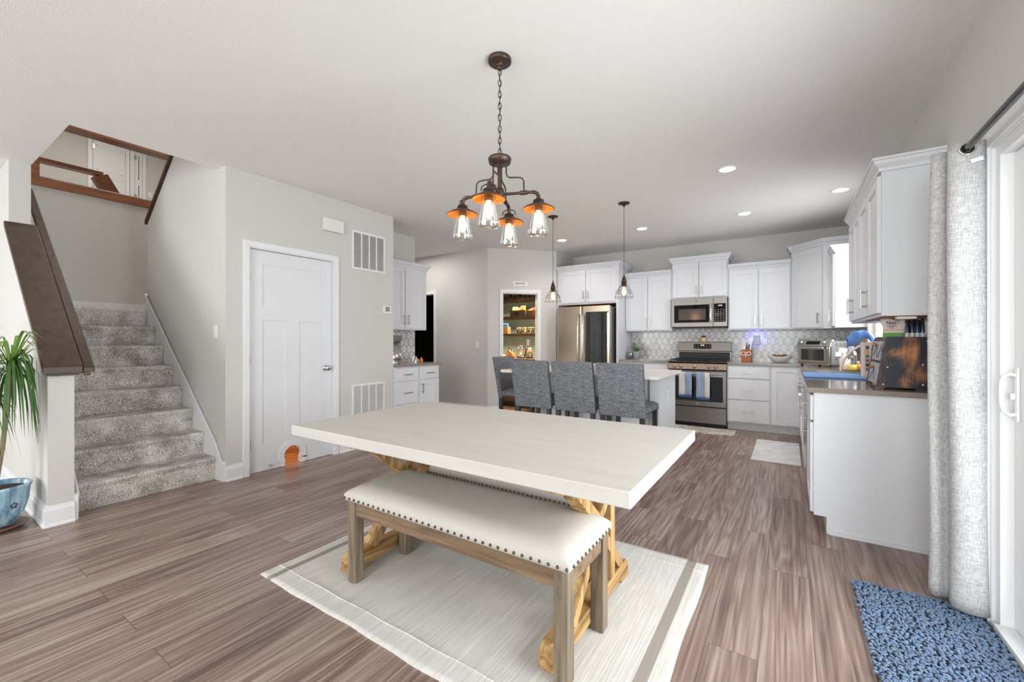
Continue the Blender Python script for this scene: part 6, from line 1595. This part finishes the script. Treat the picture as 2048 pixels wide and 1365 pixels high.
for i, (x, y, z) in enumerate(crowns):
    for g in range(2):
        m = MB()
        for k in range(74 if g == 0 else 24):
            a = rn.uniform(0, 2 * PI); up = rn.random()
            if g == 0: ln, rise, dr = rn.uniform(.09, .25), rn.uniform(.01, .13), rn.uniform(.20, .60)
            else: ln, rise, dr = rn.uniform(.08, .26), rn.uniform(.12, .26), rn.uniform(.0, .14)
            ribbon(m, (x, y, z - rn.uniform(0, .09)), a, ln, rise, dr, rn.uniform(.010, .016), 10, clamp=.606)
        m.build('leaves', LF[g], pt)

# ================================================================== CURTAIN, ROD, BLUE RUG
cr = thing('curtain_rod', 'dark grey metal curtain rod above the sliding door', 'curtain rod', (.65, 1.6, 2.052))
RODM = mat('gunmetal', (96, 97, 96), .28, 1.0)
m = MB().cyl((.652, .30, 2.052), (.652, 2.84, 2.052), .0135, seg=20); m.build('rod', RODM, cr)
m = MB().cyl((.652, 2.842, 2.052), (.652, 2.87, 2.052), .019, .016, 18); m.build('finial', RODM, cr)
for y in (2.83, .40):
    m = MB().box(.645, .659, y - .005, y + .005, 2.028, 2.0385); m.box(.645, RX - .0005, y - .005, y + .005, 2.020, 2.028); m.box(RX - .006, RX - .0005, y - .012, y + .012, 2.0, 2.06); m.build('bracket', RODM, cr)
ct_ = thing('curtain', 'pale grey linen curtain bunched at the side of the sliding door', 'curtain', (.64, 2.70, .0))
ctrl = [(.722, 2.705), (.716, 2.660), (.700, 2.636), (.668, 2.628), (.630, 2.636), (.606, 2.656), (.604, 2.682), (.622, 2.700), (.634, 2.716), (.618, 2.728), (.590, 2.720), (.570, 2.728), (.562, 2.748), (.576, 2.768), (.62, 2.775), (.665, 2.768), (.70, 2.775), (.708, 2.795), (.67, 2.808), (.62, 2.803), (.585, 2.812)]
def cat(pts, n=5):
    out = []
    for i in range(len(pts) - 1):
        p0 = pts[max(0, i - 1)]; p1 = pts[i]; p2 = pts[i + 1]; p3 = pts[min(len(pts) - 1, i + 2)]
        for k in range(n):
            t = k / n
            out.append(tuple(.5 * ((2 * p1[d]) + (-p0[d] + p2[d]) * t + (2 * p0[d] - 5 * p1[d] + 4 * p2[d] - p3[d]) * t * t + (-p0[d] + 3 * p1[d] - 3 * p2[d] + p3[d]) * t ** 3) for d in (0, 1)))
    out.append(pts[-1]); return out
cp = cat(ctrl, 5); nz_ = 44; vs = []; fs = []
for j in range(nz_ + 1):
    t = j / nz_; z = 2.084 - t * (2.084 - .030)
    for i, (x, y) in enumerate(cp):
        u = i / (len(cp) - 1)
        k = math.sin(t * PI)
        xx = x + .010 * math.sin(u * 17 + t * 3) * k; yy = y + .006 * math.sin(u * 11 + t * 5) * k
        if t > .0: # hem drifts apart toward the floor
            yy -= .030 * t * t * max(0, 1 - u * 2.6); xx -= .008 * t * t * (1 if u > .45 else -0.6)
        zz = z
        if t > .97 and u < .33: zz -= 0
        zz += (.035 * max(0, .5 - abs(u - .02)) if t > .9 else 0) * (t - .9) * 0
        vs.append((xx, yy, zz))
n = len(cp)
for j in range(nz_):
    for i in range(n - 1): fs.append((j * n + i, j * n + i + 1, (j + 1) * n + i + 1, (j + 1) * n + i))
MB().add(vs, fs, True).build('fabric', CURT, ct_, solid=.0035)
for (y, nm) in ((2.628, 'g'), (2.700, 'g')):
    m = MB().tube([(.652 + .024 * math.cos(t), y - .003, 2.050 + .024 * math.sin(t)) for t in [2 * PI * k / 24 for k in range(24)]], .0045, 8, closed=True)
    m.build('grommet', CHROME, ct_)
m = MB().lathe([(.0140, 0), (.022, 0), (.022, .0015), (.0140, .0015)], seg=24, close=True).move(Matrix.Translation((.652, 2.6245, 2.050)) @ Matrix.Rotation(R(90), 4, 'X')); m.build('grommet_hole', BLACK, ct_)
MB().box(-.020, .020, -.001, 0, -.009, .009).move(Matrix.Translation((.680, 2.622, 1.995)) @ Matrix.Rotation(R(-12), 4, 'Y')).build('care_label', TRIM, ct_)
# blue noodle rug
br_ = thing('blue_rug', 'blue shaggy chenille rug in front of the sliding door', 'rug', (.49, 2.2, 0))
bx0, bx1, by0, by1 = .275, .712, 1.55, 2.715
MB().box(bx0, bx1, by0, by1, 0.0005, .010).build('backing', mat('rug_backing', (34, 46, 62), .9), br_)
pm2 = MB(); rn = random.Random(9)
NR = [mat('noodle_blue', (84, 110, 142), .95, var=.3, scale=9, sheen=.4)]
sp_ = .0125
ny_ = int((by1 - by0) / sp_); nx_ = int((bx1 - bx0) / sp_)
base_ring = [(math.cos(2 * PI * k / 6), math.sin(2 * PI * k / 6)) for k in range(6)]
for j in range(ny_ + 1):
    for i in range(nx_ + 1):
        x = bx0 + i * sp_ + rn.uniform(-.004, .004); y = by0 + j * sp_ + rn.uniform(-.004, .004)
        a = rn.gauss(-1.9, .7); ln = rn.uniform(.010, .017); r_ = rn.uniform(.0045, .0060); h = rn.uniform(.010, .017)
        dx_, dy_ = math.cos(a), math.sin(a)
        cs_ = [(x, y, .008, r_ * .8), (x + dx_ * ln * .35, y + dy_ * ln * .35, .008 + h * .75, r_), (x + dx_ * ln, y + dy_ * ln, .009 + h * .7, r_ * .95), (x + dx_ * ln * 1.35, y + dy_ * ln * 1.35, .006 + h * .35, r_ * .5)]
        vs = []
        for q, (cx_, cy_, cz_, cr_) in enumerate(cs_):
            tl = (.0, .5, 1.1, 1.4)[q]
            for (c1, s1) in base_ring:
                vs.append((cx_ - dy_ * c1 * cr_ + dx_ * s1 * cr_ * math.cos(tl), cy_ + dx_ * c1 * cr_ + dy_ * s1 * cr_ * math.cos(tl), cz_ - 0 + s1 * cr_ * math.sin(tl)))
        pm2.add(vs, [(q * 6 + k, q * 6 + (k + 1) % 6, (q + 1) * 6 + (k + 1) % 6, (q + 1) * 6 + k) for q in range(3) for k in range(6)] + [(18, 19, 20, 21, 22, 23)], True)
o = pm2.build('pile', NR[0], br_); o['kind'] = 'stuff'
